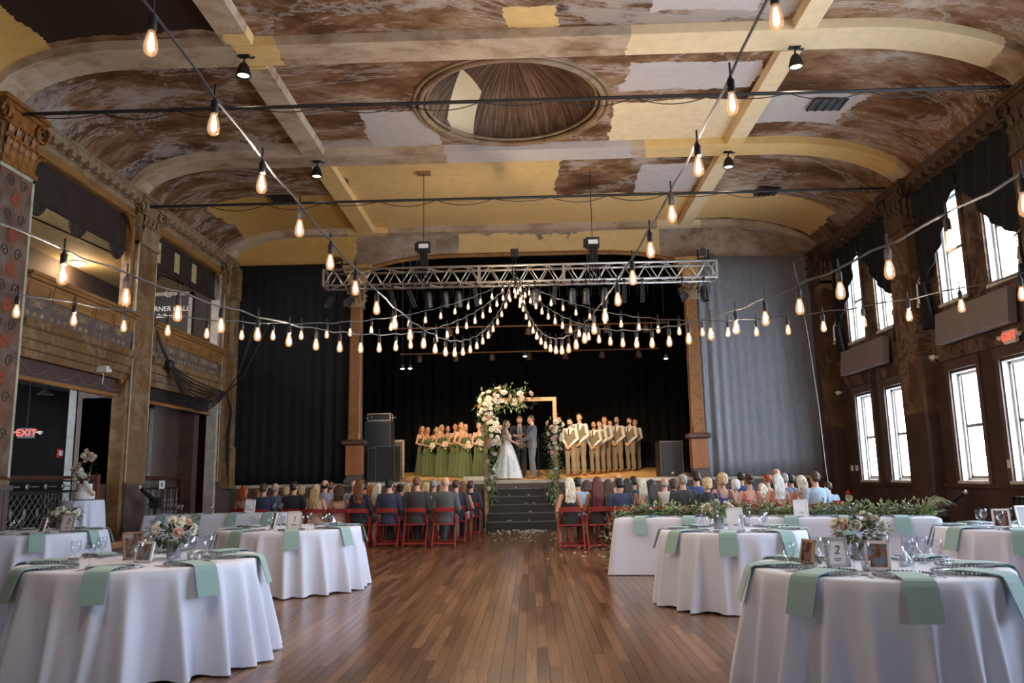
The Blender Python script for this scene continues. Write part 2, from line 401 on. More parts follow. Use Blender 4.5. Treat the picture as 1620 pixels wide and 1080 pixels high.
# ------------------------------------------------------------------ ornaments
def volute_pts(r=.13, turns=2.1, n=34):
    return [((r*(1-.82*i/n))*math.cos(2*PI*turns*i/n), (r*(1-.82*i/n))*math.sin(2*PI*turns*i/n)) for i in range(n+1)]
def capital(name, parent, loc, w, d, h, mt, rz=0, nleaf=5):
    """bell with acanthus leaves, corner volutes and an abacus; front = -Y, local base z=0"""
    root = bpy.data.objects.new(name, None); COL.objects.link(root); root.location = loc; root.rotation_euler = (0,0,rz)
    if parent: root.parent = parent
    else: root['kind'] = 'structure'
    b = MB()
    rr = [(0,.86),(.06,.86),(.1,.80),(.5,.82),(.78,.92),(.86,1.0)]
    b.loft([[(sx*w/2*k, sy*d/2*k, z*h) for sx, sy in ((-1,-1),(1,-1),(1,1),(-1,1))] for z, k in rr]); b.build('bell', mt, root)
    b = MB(); b.box(-w*.58, w*.58, -d*.6, d*.6, h*.86, h*.93); b.box(-w*.64, w*.64, -d*.68, d*.68, h*.93, h); b.box(-w*.50, w*.50, -d*.52, d*.52, -.04, .035); b.build('abacus', mt, root)
    b = MB()
    def leaf(x, y, nx, ny, z0, hh, ww):
        tx, ty = -ny, nx
        def f(u, v):
            q = (u-.5)*ww*(1-.5*v**3)*(1+.22*math.sin(v*19)); out = .03+.10*v**2.2 - .04*abs(u-.5)
            zz = z0+hh*(v if v < .88 else .88-(v-.88)*1.2)
            return (x+nx*out+tx*q, y+ny*out+ty*q, zz)
        b.grid(f, 4, 9)
    for tier, (z0, hh) in enumerate(((.03,.42),(.22,.46))):
        for k in range(nleaf - tier):
            x = (-.5+(k+.5+tier*.0)/(nleaf-tier))*w*.86
            leaf(x, -d*.42, 0, -1, z0*h, hh*h, w/nleaf*1.05)
        for k in range(max(2, nleaf-2)):
            y = (-.5+(k+.5)/max(2, nleaf-2))*d*.8
            leaf(-w*.42, y, -1, 0, z0*h, hh*h, d/max(2,nleaf-2)); leaf(w*.42, y, 1, 0, z0*h, hh*h, d/max(2,nleaf-2))
    b.build('acanthus_leaves', mt, root)
    vr = h*.16
    for sx in (-1, 1):
        p = [(sx*(w*.5-.02)+sx*a*.9, -d*.56, h*.72+c) for a, c in volute_pts(vr)]
        MB().tube(p, [.03*(1-.5*i/len(p)) for i in range(len(p))], 6).build('volute', mt, root, True)
        p = [(sx*w*.56, -d*.5+a*.8, h*.72+c) for a, c in volute_pts(vr)]
        MB().tube(p, [.03*(1-.5*i/len(p)) for i in range(len(p))], 6).build('volute', mt, root, True)
    return root
dentil_me = {}
def cornice(parent, x, s, y0, y1, z, mt, n, dentils=True):
    """stepped moulding along a side wall; s=+1 projects to +X"""
    pr = [(0,0),(.05,0),(.07,.06),(.07,.09),(.10,.10),(.10,.16),(.20,.20),(.24,.30),(.26,.31),(.26,.36),(.0,.36)]
    rings = [[(x+s*a, y, z+c) for a, c in pr] for y in (y0, y1)]
    MB().loft(rings).build('cornice', mt, parent)
    if not dentils: return
    if mt.name not in dentil_me:
        dentil_me[mt.name] = MB().loft([[(sx*.5*k, sy*.5*k, zz) for sx, sy in ((-1,-1),(1,-1),(1,1),(-1,1))] for zz, k in ((0,.8),(.25,1),(1,1))]).mesh('dentil', mt)
    for k in range(n):
        y = y0+(k+.5)*(y1-y0)/n
        obj('dentil', dentil_me[mt.name], parent, (x+s*.17, y, z+.10), None, None, None, (.13, .13, .11))

# ------------------------------------------------------------------ left side: piers, gallery, aisle behind
wl = bpy.data.objects.new('wall_left', None); COL.objects.link(wl); wl['kind'] = 'structure'
PF = .36  # raised side aisle
PIERS = [(11.75,12.68), (16.35,17.2), (21.2,22.1)]
for (a, b) in PIERS:
    MB().box(-8.7, -8.32, a, b, 1.38, 7.3).build('pier_upper', M['wallL'], wl)
    MB().box(-8.7, -8.30, a, b, PF, 1.38).build('pier_wainscot', M['mauve_brown'], wl)
    g = MB()
    for k in range(9): g.box(-8.30, -8.288, a+.04+k*(b-a-.08)/9, a+.04+(k+.82)*(b-a-.08)/9, PF+.12, 1.28)
    g.build('wainscot_boards', M['mauve_brown'], wl, kind='stuff')
    MB().box(-8.7, -8.26, a-.03, b+.03, 1.30, 1.38).box(-8.7, -8.27, a-.02, b+.02, PF, PF+.13).build('wainscot_rail', M['mauve_brown'], wl)
    MB().box(-8.32, -8.312, a+.02, b-.02, 1.40, 2.5).build('painted_dado', mat('tan_dado', (.20,.115,.055), .6, 0, .15), wl)
    MB().box(-9.6, -8.7, b-.35, b, PF, 3.2).build('pier_return', M['lower_brown'], wl)
    MB().tube([(-8.33,a+.015,1.4),(-8.33,a+.015,6.5)], .018, 6).tube([(-8.33,b-.015,1.4),(-8.33,b-.015,6.5)], .018, 6).build('corner_bead', M['pale_edge'], wl)
    capital('capital', wl, (-8.5, (a+b)/2, 6.5), (b-a)*1.0, .46, 1.06, M['gilt'] if a < 12 else M['ornate'], PI/2)
# painted pale panel on the nearest pier
MB().box(-8.32, -8.305, 11.8, 12.64, 1.5, 6.42).build('painted_panel', patchy('stencilled_panel', [(.3,(.06,.03,.017)), (.5,(.16,.10,.07)), (.7,(.26,.20,.16))], [], streak=(.24,.075,.03), s1=3.0, streak_amt=.7), wl)
MB().box(-8.32, -8.298, 12.60, 12.66, 1.5, 6.45).box(-8.32, -8.298, 11.78, 12.66, 6.40, 6.46).build('panel_border', M['pale_edge'], wl)
fb = MB(); sc = MB()
for k in range(8):
    z = 1.9+k*.58
    for j in range(6):
        a = j*PI/3; fb.ell((-8.298, 12.22+.07*math.cos(a), z+.07*math.sin(a)), (.006,.05,.05), 8, 4)
    for s_ in (-1, 1):
        sc.tube([(-8.30, 12.22+s_*(.16+.10*c), z+.27+.13*d_) for c, d_ in volute_pts(.9, 1.3, 20)], .012, 5)
fb.build('painted_flowers', mat('stencil_red', (.28,.055,.02), .7), wl, kind='stuff'); sc.build('painted_scrolls', mat('stencil_grey', (.07,.05,.045), .7), wl, kind='stuff')
# bays
for bi, (y0, y1, npan) in enumerate(((12.68,16.35,5), (17.2,21.2,6))):
    # frieze + cornice
    MB().box(-8.7, -8.48, y0, y1, 7.55, 8.0).build('frieze', M['ornate'], wl)
    cornice(wl, -8.5, 1, y0, y1, 7.22, M['ornate'], 13)
    MB().box(-8.7, -8.44, y0, y1, 7.02, 7.22).tube([(-8.42,y0,7.06),(-8.42,y1,7.06)], .035, 6).build('architrave', M['trim_orange'], wl)
    # jamb mouldings with rounded head corners
    for (ya, sg) in ((y0, 1), (y1, -1)):
        MB().box(-8.62, -8.42, min(ya, ya+sg*.13), max(ya, ya+sg*.13), 4.85, 7.0).build('opening_jamb', M['trim_orange'] if sg > 0 else M['white_trim'] if bi else M['trim_orange'], wl)
        MB().tube([(-8.44, ya+sg*(.13+.28*(1-math.cos(t))), 6.72+.28*math.sin(t)) for t in [k*PI/16 for k in range(9)]], .035, 6).build('corner_mould', M['gilt'], wl)
    # dark lattice valance
    MB().box(-8.60, -8.56, y0+.1, y1-.1, 6.28, 7.04).build('valance_panel', M['dark_panel'], wl)
    MB().tube([(-8.55,y0+.12,6.30),(-8.55,y1-.12,6.30)], .03, 6).build('valance_rail', M['dark_panel'], wl)
    fr = MB()
    for cy in (y0+.45, y0+1.75, y1-.45) if bi == 0 else (y0+.5,):
        for k in range(14):
            a = PI*k/13; fr.tube([(-8.56, cy+.30*math.cos(a), 6.27), (-8.56, cy+.27*math.cos(a), 6.27-.20*math.sin(a)), (-8.56, cy+.25*math.cos(a)-.04, 6.25-.24*math.sin(a))], .02, 5)
        fr.tube([(-8.56, cy+a*.7, 6.15+c*.7) for a, c in volute_pts(.12, 1.6, 16)], .018, 5)
    fr.build('fretwork', M['dark_panel'], wl, kind='stuff')
    if bi == 1:  # cut-outs seen as pale slots
        for k in range(3):
            MB().box(-8.555, -8.545, y0+.35+k*1.0, y0+.62+k*1.0, 6.42, 6.9).build('valance_slot', M['aisle_ceiling'], wl)
    # parapet: tilted front with recessed panels and a carved band
    pa = MB(); pa.loft([[(-8.75,y,4.12),(-8.42,y,4.12),(-8.30,y,4.80),(-8.24,y,4.80),(-8.24,y,4.88),(-8.75,y,4.88)] for y in (y0, y1)]); pa.build('parapet', M['trim_orange'], wl)
    MB().box(-8.43, -8.20, y0, y1, 4.86, 4.92).build('parapet_cap', M['trim_orange'], wl)
    car = MB()
    for k in range(npan):
        a = y0+.1+k*(y1-y0-.2)/npan; b = a+(y1-y0-.2)/npan*.86
        xa, xb = -8.318, -8.345
        mb = MB()
        for p, q in (((xa,a,4.76),(xa,b,4.76)), ((xb,a,4.55),(xb,b,4.55)), ((xa,a,4.76),(xb,a,4.55)), ((xa,b,4.76),(xb,b,4.55))): mb.bar(p, q, .05, .045)
        mb.build('panel_frame', M['trim_orange'], wl)
        MB().loft([[(-8.33+.012,a+.03,4.73),(-8.33+.012,b-.03,4.73),(-8.352+.012,b-.03,4.58),(-8.352+.012,a+.03,4.58)], [(-8.40,a+.03,4.73),(-8.40,b-.03,4.73),(-8.41,b-.03,4.58),(-8.41,a+.03,4.58)]]).build('sunk_panel', M['dark_panel'], wl)
        m_ = (a+b)/2
        for s_ in (-1, 1):
            car.tube([(-8.365+.0, m_+s_*(.13+.1*c), 4.42+.1*d_) for c, d_ in volute_pts(1, 1.5, 18)], .022, 5)
        car.ell((-8.365, m_, 4.42), (.02,.05,.07), 8, 5)
        for q in range(3): car.ell((-8.39, a+(b-a)*(q+.5)/3, 4.24), (.02,.07,.05), 8, 5)
    car.build('carved_band', M['ornate'], wl, kind='stuff')
    MB().loft([[(-8.40,y,4.14),(-8.345,y,4.52),(-8.355,y,4.53),(-8.43,y,4.14)] for y in (y0,y1)]).build('carved_ground', mat('dusty_ground', (.13,.095,.075), .8), wl)
    # girder below with stepped mouldings, then the lower valance
    gz = [(3.50,-8.42),(3.62,-8.40),(3.64,-8.36),(3.78,-8.36),(3.80,-8.32),(3.96,-8.32),(4.0,-8.26),(4.12,-8.24),(4.13,-8.40)]
    MB().loft([[(-8.8,y,3.5)]+[(x,y,z) for z, x in gz]+[(-8.8,y,4.13)] for y in (y0,y1)]).build('gallery_girder', M['wallL'], wl)
    MB().box(-8.60, -8.55, y0, y1-.2, 3.20, 3.50).build('lower_valance', M['dark_panel'] if bi else mat('painted_swag_valance', (.085,.047,.038), .6), wl)
    MB().box(-8.62, -8.50, y0, y1-.15, 3.13, 3.20).build('valance_trim', M['trim_orange'], wl)
    if bi == 0:
        sw = MB()
        for k in range(4):
            c0 = y0+.35+k*.85
            sw.tube([(-8.548, c0+.85*t, 3.46-.2*(1-(2*t-1)**2)) for t in [q/12 for q in range(13)]], .016, 5)
        sw.build('painted_swag', mat('swag_paint', (.16,.105,.07), .7), wl)
    for (ya, sg) in ((y1, -1),):
        MB().tube([(-8.45, ya-.2+.14*math.sin(t), 3.2+.0+.3*math.cos(t)) for t in [k*PI/16 for k in range(9)]]+[(-8.45, ya-.06, 2.2)], .045, 6).build('bracket_mould', M['trim_orange'], wl)
        MB().box(-8.62, -8.36, ya-.14, ya, PF, 3.5).build('opening_jamb', M['wallL'] if bi == 0 else M['white_trim'], wl)
# gallery floor, ceiling and back wall; lower aisle
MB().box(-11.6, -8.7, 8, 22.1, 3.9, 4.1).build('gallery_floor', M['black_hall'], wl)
MB().box(-11.6, -8.6, 8, 22.1, 6.78, 6.9).build('gallery_ceiling', M['aisle_ceiling'], wl)
MB().box(-11.7, -11.4, 8, 22.1, 4.1, 6.9).box(-11.7, -8.6, 22.0, 22.2, 0, 6.9).build('gallery_back_wall', mat('gallery_wall', (.05,.035,.028), .7), wl)
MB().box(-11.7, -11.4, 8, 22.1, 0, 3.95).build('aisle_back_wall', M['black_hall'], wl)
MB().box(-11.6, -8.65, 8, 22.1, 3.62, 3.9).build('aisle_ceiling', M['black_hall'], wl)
MB().box(-8.75, -8.55, -4, 11.75, 0, 8.2).build('wall_run', M['wallL'], wl)
MB().box(-11.6, -7.32, 11.75, 22.1, -.02, PF).build('aisle_platform', M['lower_brown'], wl)
MB().box(-7.36, -7.26, 11.75, 21.2, PF-.09, PF+.012).build('platform_edge', M['trim_orange'], wl)
MB().box(-11.2, -8.75, 20.6, 20.9, PF, 3.6).build('aisle_partition', M['lower_brown'], wl)
M['grey_post'] = mat('grey_post', (.24,.22,.20), .6)
for x, y in ((-9.98,17.0), (-9.36,19.1)):
    MB().box(x, x+.16, y, y+.2, PF, 3.6).build('aisle_post', M['grey_post'], wl)
for ya, yb in ((16.3,17.0), ):
    MB().box(-9.7, -8.9, ya+.55, ya+.85, PF, 3.6).build('aisle_post_wide', M['lower_brown'], wl)
MB().tube([(-10.3,12,6.72),(-9.4,21,6.72)], .02, 6).build('ceiling_conduit', M['black_metal'], wl)
wp = MB()
for k in range(16): wp.box(-8.66, -8.64, 15.36+k*.062, 15.36+k*.062+.054, PF, 1.3)
wp.build('wainscot_boards', M['lower_brown'], wl, kind='stuff'); MB().box(-8.7, -8.62, 15.32, 16.35, 1.30, 1.37).build('wainscot_rail', M['lower_brown'], wl)

# ------------------------------------------------------------------ right side wall with windows
wr = bpy.data.objects.new('wall_right', None); COL.objects.link(wr); wr['kind'] = 'structure'
WY = []                                   # (y0, y1) of every window column
for by in (16.5, 11.95, 7.4, 2.85): WY += [(by+2.62, by+3.55), (by+.95, by+1.88)]
WY = [w for w in WY if w[0] > -3.6]
LZ, UZ = (1.12, 3.18), (4.52, 6.6)
def wall_with_holes(name, x0, x1, y0, y1, z0, z1, holes, m):
    ys = sorted({y0, y1} | {v for h in holes for v in h[:2] if y0 < v < y1}); zs = sorted({z0, z1} | {v for h in holes for v in h[2:] if z0 < v < z1})
    mb = MB()
    for ya, yb in zip(ys, ys[1:]):
        for za, zb in zip(zs, zs[1:]):
            cy, cz = (ya+yb)/2, (za+zb)/2
            if any(h[0] < cy < h[1] and h[2] < cz < h[3] for h in holes): continue
            mb.box(x0, x1, ya, yb, za, zb)
    return mb.build(name, m, wr)
lo = [(a, b, LZ[0], LZ[1]) for a, b in WY]; up = [(a, b, UZ[0], UZ[1]) for a, b in WY]
wall_with_holes('wall_lower', XR, XR+.21, -4, 22.2, 0, 3.45, lo, M['wallR'])
wall_with_holes('wall_upper', XR, XR+.21, -4, 22.2, 3.45, 8.6, up, M['wallR_up'])
wn = 0
def window(ya, yb, za, zb, detail):
    global wn; wn += 1
    r = bpy.data.objects.new('window_%d' % wn, None); COL.objects.link(r); r['kind'] = 'structure'
    xg = XR+.15
    MB().box(XR+.01, xg, yb-.02, yb+.004, za, zb).box(XR+.01, xg, ya-.004, ya+.02, za, zb).box(XR+.01, xg, ya, yb, zb-.02, zb+.004).build('reveal', M['reveal'], r)
    MB().box(XR-.06, xg, ya-.05, yb+.05, za-.05, za+.012).build('sill', M['winframe'], r)
    t = .055; f = MB()
    f.box(xg-.03, xg+.05, ya+.02, ya+.02+t, za, zb).box(xg-.03, xg+.05, yb-.02-t, yb-.02, za, zb).box(xg-.03, xg+.05, ya, yb, zb-t-.02, zb-.02).box(xg-.03, xg+.05, ya, yb, za, za+t)
    f.build('frame', M['winframe'], r)
    zm = (za+zb)/2; s_ = MB(); i0, i1 = ya+.02+t, yb-.02-t
    s_.box(xg, xg+.035, i0, i1, zm-.03, zm+.03).box(xg, xg+.03, i0, i0+.03, za+t, zb-t).box(xg, xg+.03, i1-.03, i1, za+t, zb-t).box(xg, xg+.03, i0, i1, za+t, za+t+.05)
    s_.build('sash', M['sash'], r)
    if detail: MB().box(xg+.005, xg+.025, (i0+i1)/2-.008, (i0+i1)/2+.008, zm, zb-t).build('glazing_bar', M['sash'], r)
    for (p, q) in ((za+t, zm), (zm, zb-t)): MB().box(xg+.012, xg+.018, i0, i1, p, q).build('pane', M['glass'], r)
    MB().box(XR-.035, XR+.02, ya-.13, ya-.01, za-.05, zb+.06).box(XR-.035, XR+.02, yb+.01, yb+.13, za-.05, zb+.06).box(XR-.05, XR+.02, ya-.15, yb+.15, zb+.04, zb+.22).build('casing', M['lower_brown'] if zb < 4 else M['wallR_up'], r)
    # daylight: portal guiding the sky through this opening
    L = bpy.data.lights.new('window_portal', 'AREA'); L.shape = 'RECTANGLE'; L.size = zb-za; L.size_y = yb-ya; L.cycles.is_portal = True
    lo_ = bpy.data.objects.new('window_portal', L); COL.objects.link(lo_); lo_.location = (XR+.24, (ya+yb)/2, (za+zb)/2); lo_.rotation_euler = (0, PI/2, 0)
for (a, b) in WY:
    window(a, b, *LZ, a > 11); window(a, b, *UZ, a > 11)
for (a, b) in [(16.1,17.0), (20.95,22.0), (11.55,12.4)]:
    MB().box(XR-.28, XR+.05, a, b, 2.48, 6.5).build('pier_upper', patchy('peeling_pier', [(.3,(.045,.022,.011)), (.5,(.10,.052,.026)), (.62,(.15,.09,.05)), (.75,(.22,.16,.11))], [], streak=(.30,.21,.14), s1=1.6, streak_amt=.8) if 'pp' not in M else M['pp'], wr)
    MB().box(XR-.27, XR+.05, a, b, 0, 2.48).build('pier_lower', M['wallR'], wr)
    capital('capital', wr, (XR-.10, (a+b)/2, 6.35), (b-a)*1.0, .42, .98, mat('dark_brown_ornament', (.075,.042,.022), .6, 0, .5, 12), -PI/2)  # capital in dark brown, mottled at random
for (a, b) in [(12.4,16.1), (17.0,20.95)]:
    cornice(wr, XR, -1, a, b, 7.0, mat('dark_brown_cornice', (.085,.045,.024), .6, 0, .4, 9), 13)  # cornice in dark brown, mottled at random
    MB().box(XR-.06, XR+.02, a, b, 1.0, 1.08).build('wainscot_rail', M['wallR'], wr)
    MB().box(XR-.07, XR+.02, a, b, .0, .2).build('skirting', M['wallR'], wr)
    bd = MB(); n = int((b-a)/.09)
    for k in range(n): bd.box(XR-.02, XR, a+k*(b-a)/n+.004, a+(k+1)*(b-a)/n-.004, .2, 1.0)
    bd.build('wainscot_boards', M['wallR'], wr, kind='stuff')
# painted-out ovals and pale trim where old fittings were
MB().ell((XR-.005, 20.85, 3.35), (.012,.3,.42), 20, 8).ell((XR-.005, 20.6, 2.3), (.012,.25,.5), 20, 8).build('patched_oval', M['wallR'], wr)
MB().box(XR-.03, XR, 17.05, 17.35, 1.2, 4.2).box(XR-.03, XR, 18.52, 18.72, 1.1, 3.7).build('casing_strip', M['lower_brown'], wr)
# unseen rear wall behind the camera, with two windows added for neutral fill
wb = bpy.data.objects.new('wall_rear', None); COL.objects.link(wb); wb['kind'] = 'structure'
mb = MB(); FILL_WX = [(-3.0,-2.3), (3.4,4.1)]
xs = [XL-.3]+[v for w in FILL_WX for v in w]+[XR+.6]
for i, (a, b) in enumerate(zip(xs, xs[1:])):
    if i % 2 == 0: mb.box(a, b, -4.3, -4, 0, 8.6)
    else: mb.box(a, b, -4.3, -4, 0, 1.2).box(a, b, -4.3, -4, 2.5, 8.6)
mb.build('rear_masonry', M['wallL'], wb)
for (a, b) in FILL_WX:
    wn += 1; r = bpy.data.objects.new('window_%d' % wn, None); COL.objects.link(r); r['kind'] = 'structure'  # window added to let fill light in from behind
    f = MB()
    for x in (a, b): f.box(x-.04, x+.04, -4.2, -4.1, 1.2, 2.5)
    for z in (1.2, 1.82, 2.42): f.box(a, b, -4.2, -4.1, z, z+.08)
    f.build('frame', M['winframe'], r); MB().box(a, b, -4.16, -4.15, 1.2, 2.5).build('pane', M['glass'], r)
    L = bpy.data.lights.new('window_portal', 'AREA'); L.shape = 'RECTANGLE'; L.size = b-a; L.size_y = 1.3; L.cycles.is_portal = True
    lo_ = bpy.data.objects.new('window_portal', L); COL.objects.link(lo_); lo_.location = ((a+b)/2, -4.32, 1.85); lo_.rotation_euler = (PI/2, 0, 0)
# wire-covered tie rods with sagging cables across the hall
for i, (y, z) in enumerate(((12.15,7.42), (16.62,7.38))):
    mb = MB(); mb.tube([(-8.3,y,z),(8.0,y,z-.02)], .03, 6)
    for k in range(13):
        x0 = -8.2+k*1.25; mb.tube([(x0+1.25*t/8, y, z-.02-.13*(1-(2*t/8-1)**2)*(1 if k % 3 else .6)) for t in range(9)], .009, 4)
    struct('trim_%d' % (2+i), mb, M['cable'])
# ------------------------------------------------------------------ stage
RAKE = .042
def stage_z(y): return 1.26 + max(0, (y-22.0))*RAKE
st = bpy.data.objects.new('floor_stage', None); COL.objects.link(st); st['kind'] = 'structure'
bm_ = MB().loft([[(0,0,0),(1,0,0),(1,0,-.04),(0,0,-.04)], [(0,1,RAKE),(1,1,RAKE),(1,1,RAKE-.04),(0,1,RAKE-.04)]]).mesh('stage_board', M['stage_floor'])
xb = -4.9; rr = random.Random(3)
while xb < 4.8:
    cut = 22.0+rr.uniform(2, 6.5)
    for a, b in ((22.0, cut), (cut, 30.4)):
        obj('stage_board', bm_, st, (xb, a, stage_z(a)), None, None, None, (.137, b-a-.004, (b-a-.004)))
    xb += .141
MB().box(-8.6, 8.3, 21.93, 22.06, 1.19, 1.275).build('nosing', M['nosing'], st)
MB().box(-6.5, 6.4, 22.0, 30.6, .9, 1.15).build('stage_base', M['black_hall'], st)
sf = bpy.data.objects.new('wall_stage_front', None); COL.objects.link(sf); sf['kind'] = 'structure'
for a, b in ((-8.6,-1.14), (.57,8.3)):
    MB().box(a, b, 22.02, 22.12, 0, 1.2).build('backing', M['mauve_brown'], sf)
    MB().box(a, b, 21.96, 22.04, 1.08, 1.19).box(a, b, 21.985, 22.03, .0, .16).build('rail', M['mauve_brown'], sf)
    n = int((b-a)/.10); me = MB().box(0, .09, 21.995, 22.03, .16, 1.08).mesh('board', M['mauve_brown'])
    for k in range(n): obj('board', me, sf, (a+k*(b-a)/n+.005, 0, 0))
# steps
sp = bpy.data.objects.new('floor_steps', None); COL.objects.link(sp); sp['kind'] = 'structure'
tr = [(21.0,.23), (21.2,.44), (21.4,.65), (21.6,.855), (21.8,1.06)]
M['step_black'] = mat('black_step_paint', (.012,.012,.014), .45)
for i, (y, z) in enumerate(tr):
    w = 0 if i else .03
    MB().box(-1.17-w, .60+w, y, 22.02, (tr[i-1][1] if i else 0), z-.02).build('riser', M['step_black'], sp)
    MB().box(-1.17-w, .60+w, y-.03, y+.24, z-.02, z).build('tread', M['step_black'], sp)
    MB().box(-1.17-w, .60+w, y-.036, y-.026, z-.022, z+.003).build('tread_edge', mat('worn_tread_edge', (.16,.15,.15), .5), sp)
MB().box(-1.2, .64, 21.96, 22.06, 1.06, 1.2).build('top_fascia', M['mauve_brown'], sp)
# stage house
sh = bpy.data.objects.new('wall_stage_house', None); COL.objects.link(sh); sh['kind'] = 'structure'
MB().box(-6.6, -6.4, 22.3, 30.8, 1, 9).box(6.3, 6.5, 22.3, 30.8, 1, 9).box(-6.6, 6.5, 30.7, 30.9, 1, 9).box(-6.6, 6.5, 22.3, 30.9, 8.4, 8.6).build('stage_house_shell', M['stage_black'], sh)
def drape(name, x0, x1, z0, z1, y, m, label, amp=.05, folds=18, nx=160, nz=14, side=None, flare=0.0, taut=None):
    rr = random.Random(len(label)); ph = [rr.uniform(0, 6.28) for _ in range(4)]
    def f(u, v):
        x = x0+(x1-x0)*u; a = amp
        if taut: a = amp*(taut[0]+(1-taut[0])*math.exp(-((u-taut[1])/taut[2])**2))
        g = (1-.45*v)
        d = a*g*(math.sin(2*PI*folds*u+ph[0]+.6*math.sin(2*PI*2.3*u+ph[1])) + .45*math.sin(2*PI*folds*.43*u+ph[2]))
        xx = x + flare*(1-v)*(u-.5)*2
        return (xx, y+d, z0+(z1-z0)*v)
    o = MB().grid(f, nx, nz).build(name, m, None, True)
    md = o.modifiers.new('thickness', 'SOLIDIFY'); md.thickness = .012
    return tag(o, label, 'curtain')
drape('stage_backdrop_curtain', -6.3, 6.2, 1.66, 8.3, 30.45, M['stage_black'], 'black full-width backdrop curtain at the back of the stage', .09, 34, 260, 6)
drape('stage_side_curtain', -8.15, -4.95, 1.30, 7.42, 21.80, M['black_drape'], 'black floor-length side curtain left of the stage opening', .045, 11, 200, 12, taut=(.16,.88,.13))
drape('stage_side_curtain', 4.72, 7.95, 1.29, 7.35, 21.80, M['grey_drape'], 'charcoal side curtain right of the stage, sheened by window light', .05, 13, 220, 14, taut=(.09,.05,.12))
for x0, x1, z in ((-8.3,-4.9,7.42), (4.7,8.05,7.36)):
    pass
# proscenium columns
for sx, x, nm in ((-1, -4.80, 'left'), (1, 4.53, 'right')):
    c = bpy.data.objects.new('trim_%d' % (5 if sx < 0 else 6), None); COL.objects.link(c); c['kind'] = 'structure'; c.location = (x, 21.78, 0)
    MB().box(-.20,.20,-.14,.20,1.26,1.50).build('plinth', M['mauve_brown'], c)
    MB().box(-.25,.25,-.2,.22,1.27,1.38).build('plinth_step', M['mauve_brown'], c)
    MB().box(-.215,.215,-.16,.2,1.50,2.30).build('pedestal', M['pedestal'], c)
    MB().loft([[(a*w, b*w-.0, z) for a, b in ((-.5,-.42),(.5,-.42),(.5,.42),(-.5,.42))] for z, w in ((2.28,.46),(2.32,.60),(2.40,.60),(2.44,.44))]).build('pedestal_cap', mat('dark_cap', (.10,.05,.035), .4), c)
    sft = MB().loft([[(a*w, b*w, z) for a, b in ((-.5,-.38),(-.38,-.5),(.38,-.5),(.5,-.38),(.5,.4),(-.5,.4))] for z, w in ((2.44,.37),(2.6,.35),(6.15,.31))])
    sft.build('shaft', M['column'], c)
    MB().tube([(sx*-.155,-.15,2.6),(sx*-.135,-.14,6.1)], .022, 6).build('shaft_edge', M['trim_orange'], c)
    capital('capital', c, (0, .02, 6.15), .40, .36, .55, M['ornate'], 0, 3)
    MB().loft([[(a*w, b*.4, z) for a, b in ((-.5,-.5),(.5,-.5),(.5,.5),(-.5,.5))] for z, w in ((6.70,.40),(6.95,.46),(7.32,.85))]).build('impost', mat('ochre_impost', (.46,.27,.08), .6), c)
for x in (-8.25, 7.98):
    struct('trim_%d' % (7 if x < 0 else 8), MB().box(x-.13, x+.13, 21.5, 21.95, 1.2, 6.4).box(x-.17, x+.17, 21.45, 21.95, 6.4, 7.3).box(x-.17, x+.17, 21.45, 21.95, 1.2, 2.3), M['wallL'] if x < 0 else M['lower_brown'])
# ------------------------------------------------------------------ tables and what stands on them
def cloth_mat(name, c):
    t = NT(name); t.col(c); t.b.inputs['Roughness'].default_value = .75; t.b.inputs['Sheen Weight'].default_value = .15
    t.b.inputs['Subsurface Weight'].default_value = .0; n = t.noise(t.coord('Object'), 220, 2); t.bump(n.outputs[0], .05, .002); return t.m
M['cloth'] = cloth_mat('white_tablecloth', (.64,.685,.83))
M['sage'] = cloth_mat('sage_napkin', (.25,.395,.385))
M['charger'] = glassy('smoky_glass_charger', (.80,.83,.86), .12, .72)
M['bead'] = mat('charger_beads', (.30,.32,.34), .2, .6, .1)
M['glasswr'] = glassy('goblet_glass', (.93,.95,.97), .03, .90)
M['silver'] = mat('silver_cutlery', (.55,.53,.52), .22, .95, .1)
M['frame_silver'] = mat('silver_frame', (.52,.50,.52), .35, .6, .15)
M['frame_white'] = mat('white_frame', (.72,.71,.70), .5)
M['frame_wood'] = mat('wooden_frame', (.30,.20,.12), .5)
M['paper'] = mat('card_paper', (.70,.70,.74), .7, 0, .05)
M['ink'] = mat('card_ink', (.03,.035,.04), .7)
M['votive'] = glassy('votive_glass', (.95,.96,1), .05, .85)
M['wax'] = mat('candle_wax', (.85,.80,.70), .5)
M['petal_white'] = mat('white_rose_petals', (.80,.77,.68), .6, 0, .12, 20, rnd=.08)
M['petal_blush'] = mat('blush_rose_petals', (.72,.52,.42), .6, 0, .12, 20, rnd=.08)
M['leaf'] = mat('eucalyptus_leaves', (.15,.20,.10), .55, 0, .45, 9, rnd=.2)
M['leaf_gl'] = mat('pale_eucalyptus_leaves', (.24,.30,.18), .5, 0, .4, 9)
M['leaf_dk'] = mat('dark_green_leaves', (.055,.095,.035), .5, 0, .5, 9, rnd=.2)
M['leaf_lt'] = mat('fresh_green_leaves', (.24,.32,.12), .5, 0, .4, 9)
M['table_wood'] = mat('plywood_table', (.25,.16,.09), .6)
M['vase'] = mat('grey_vase', (.32,.32,.36), .35)

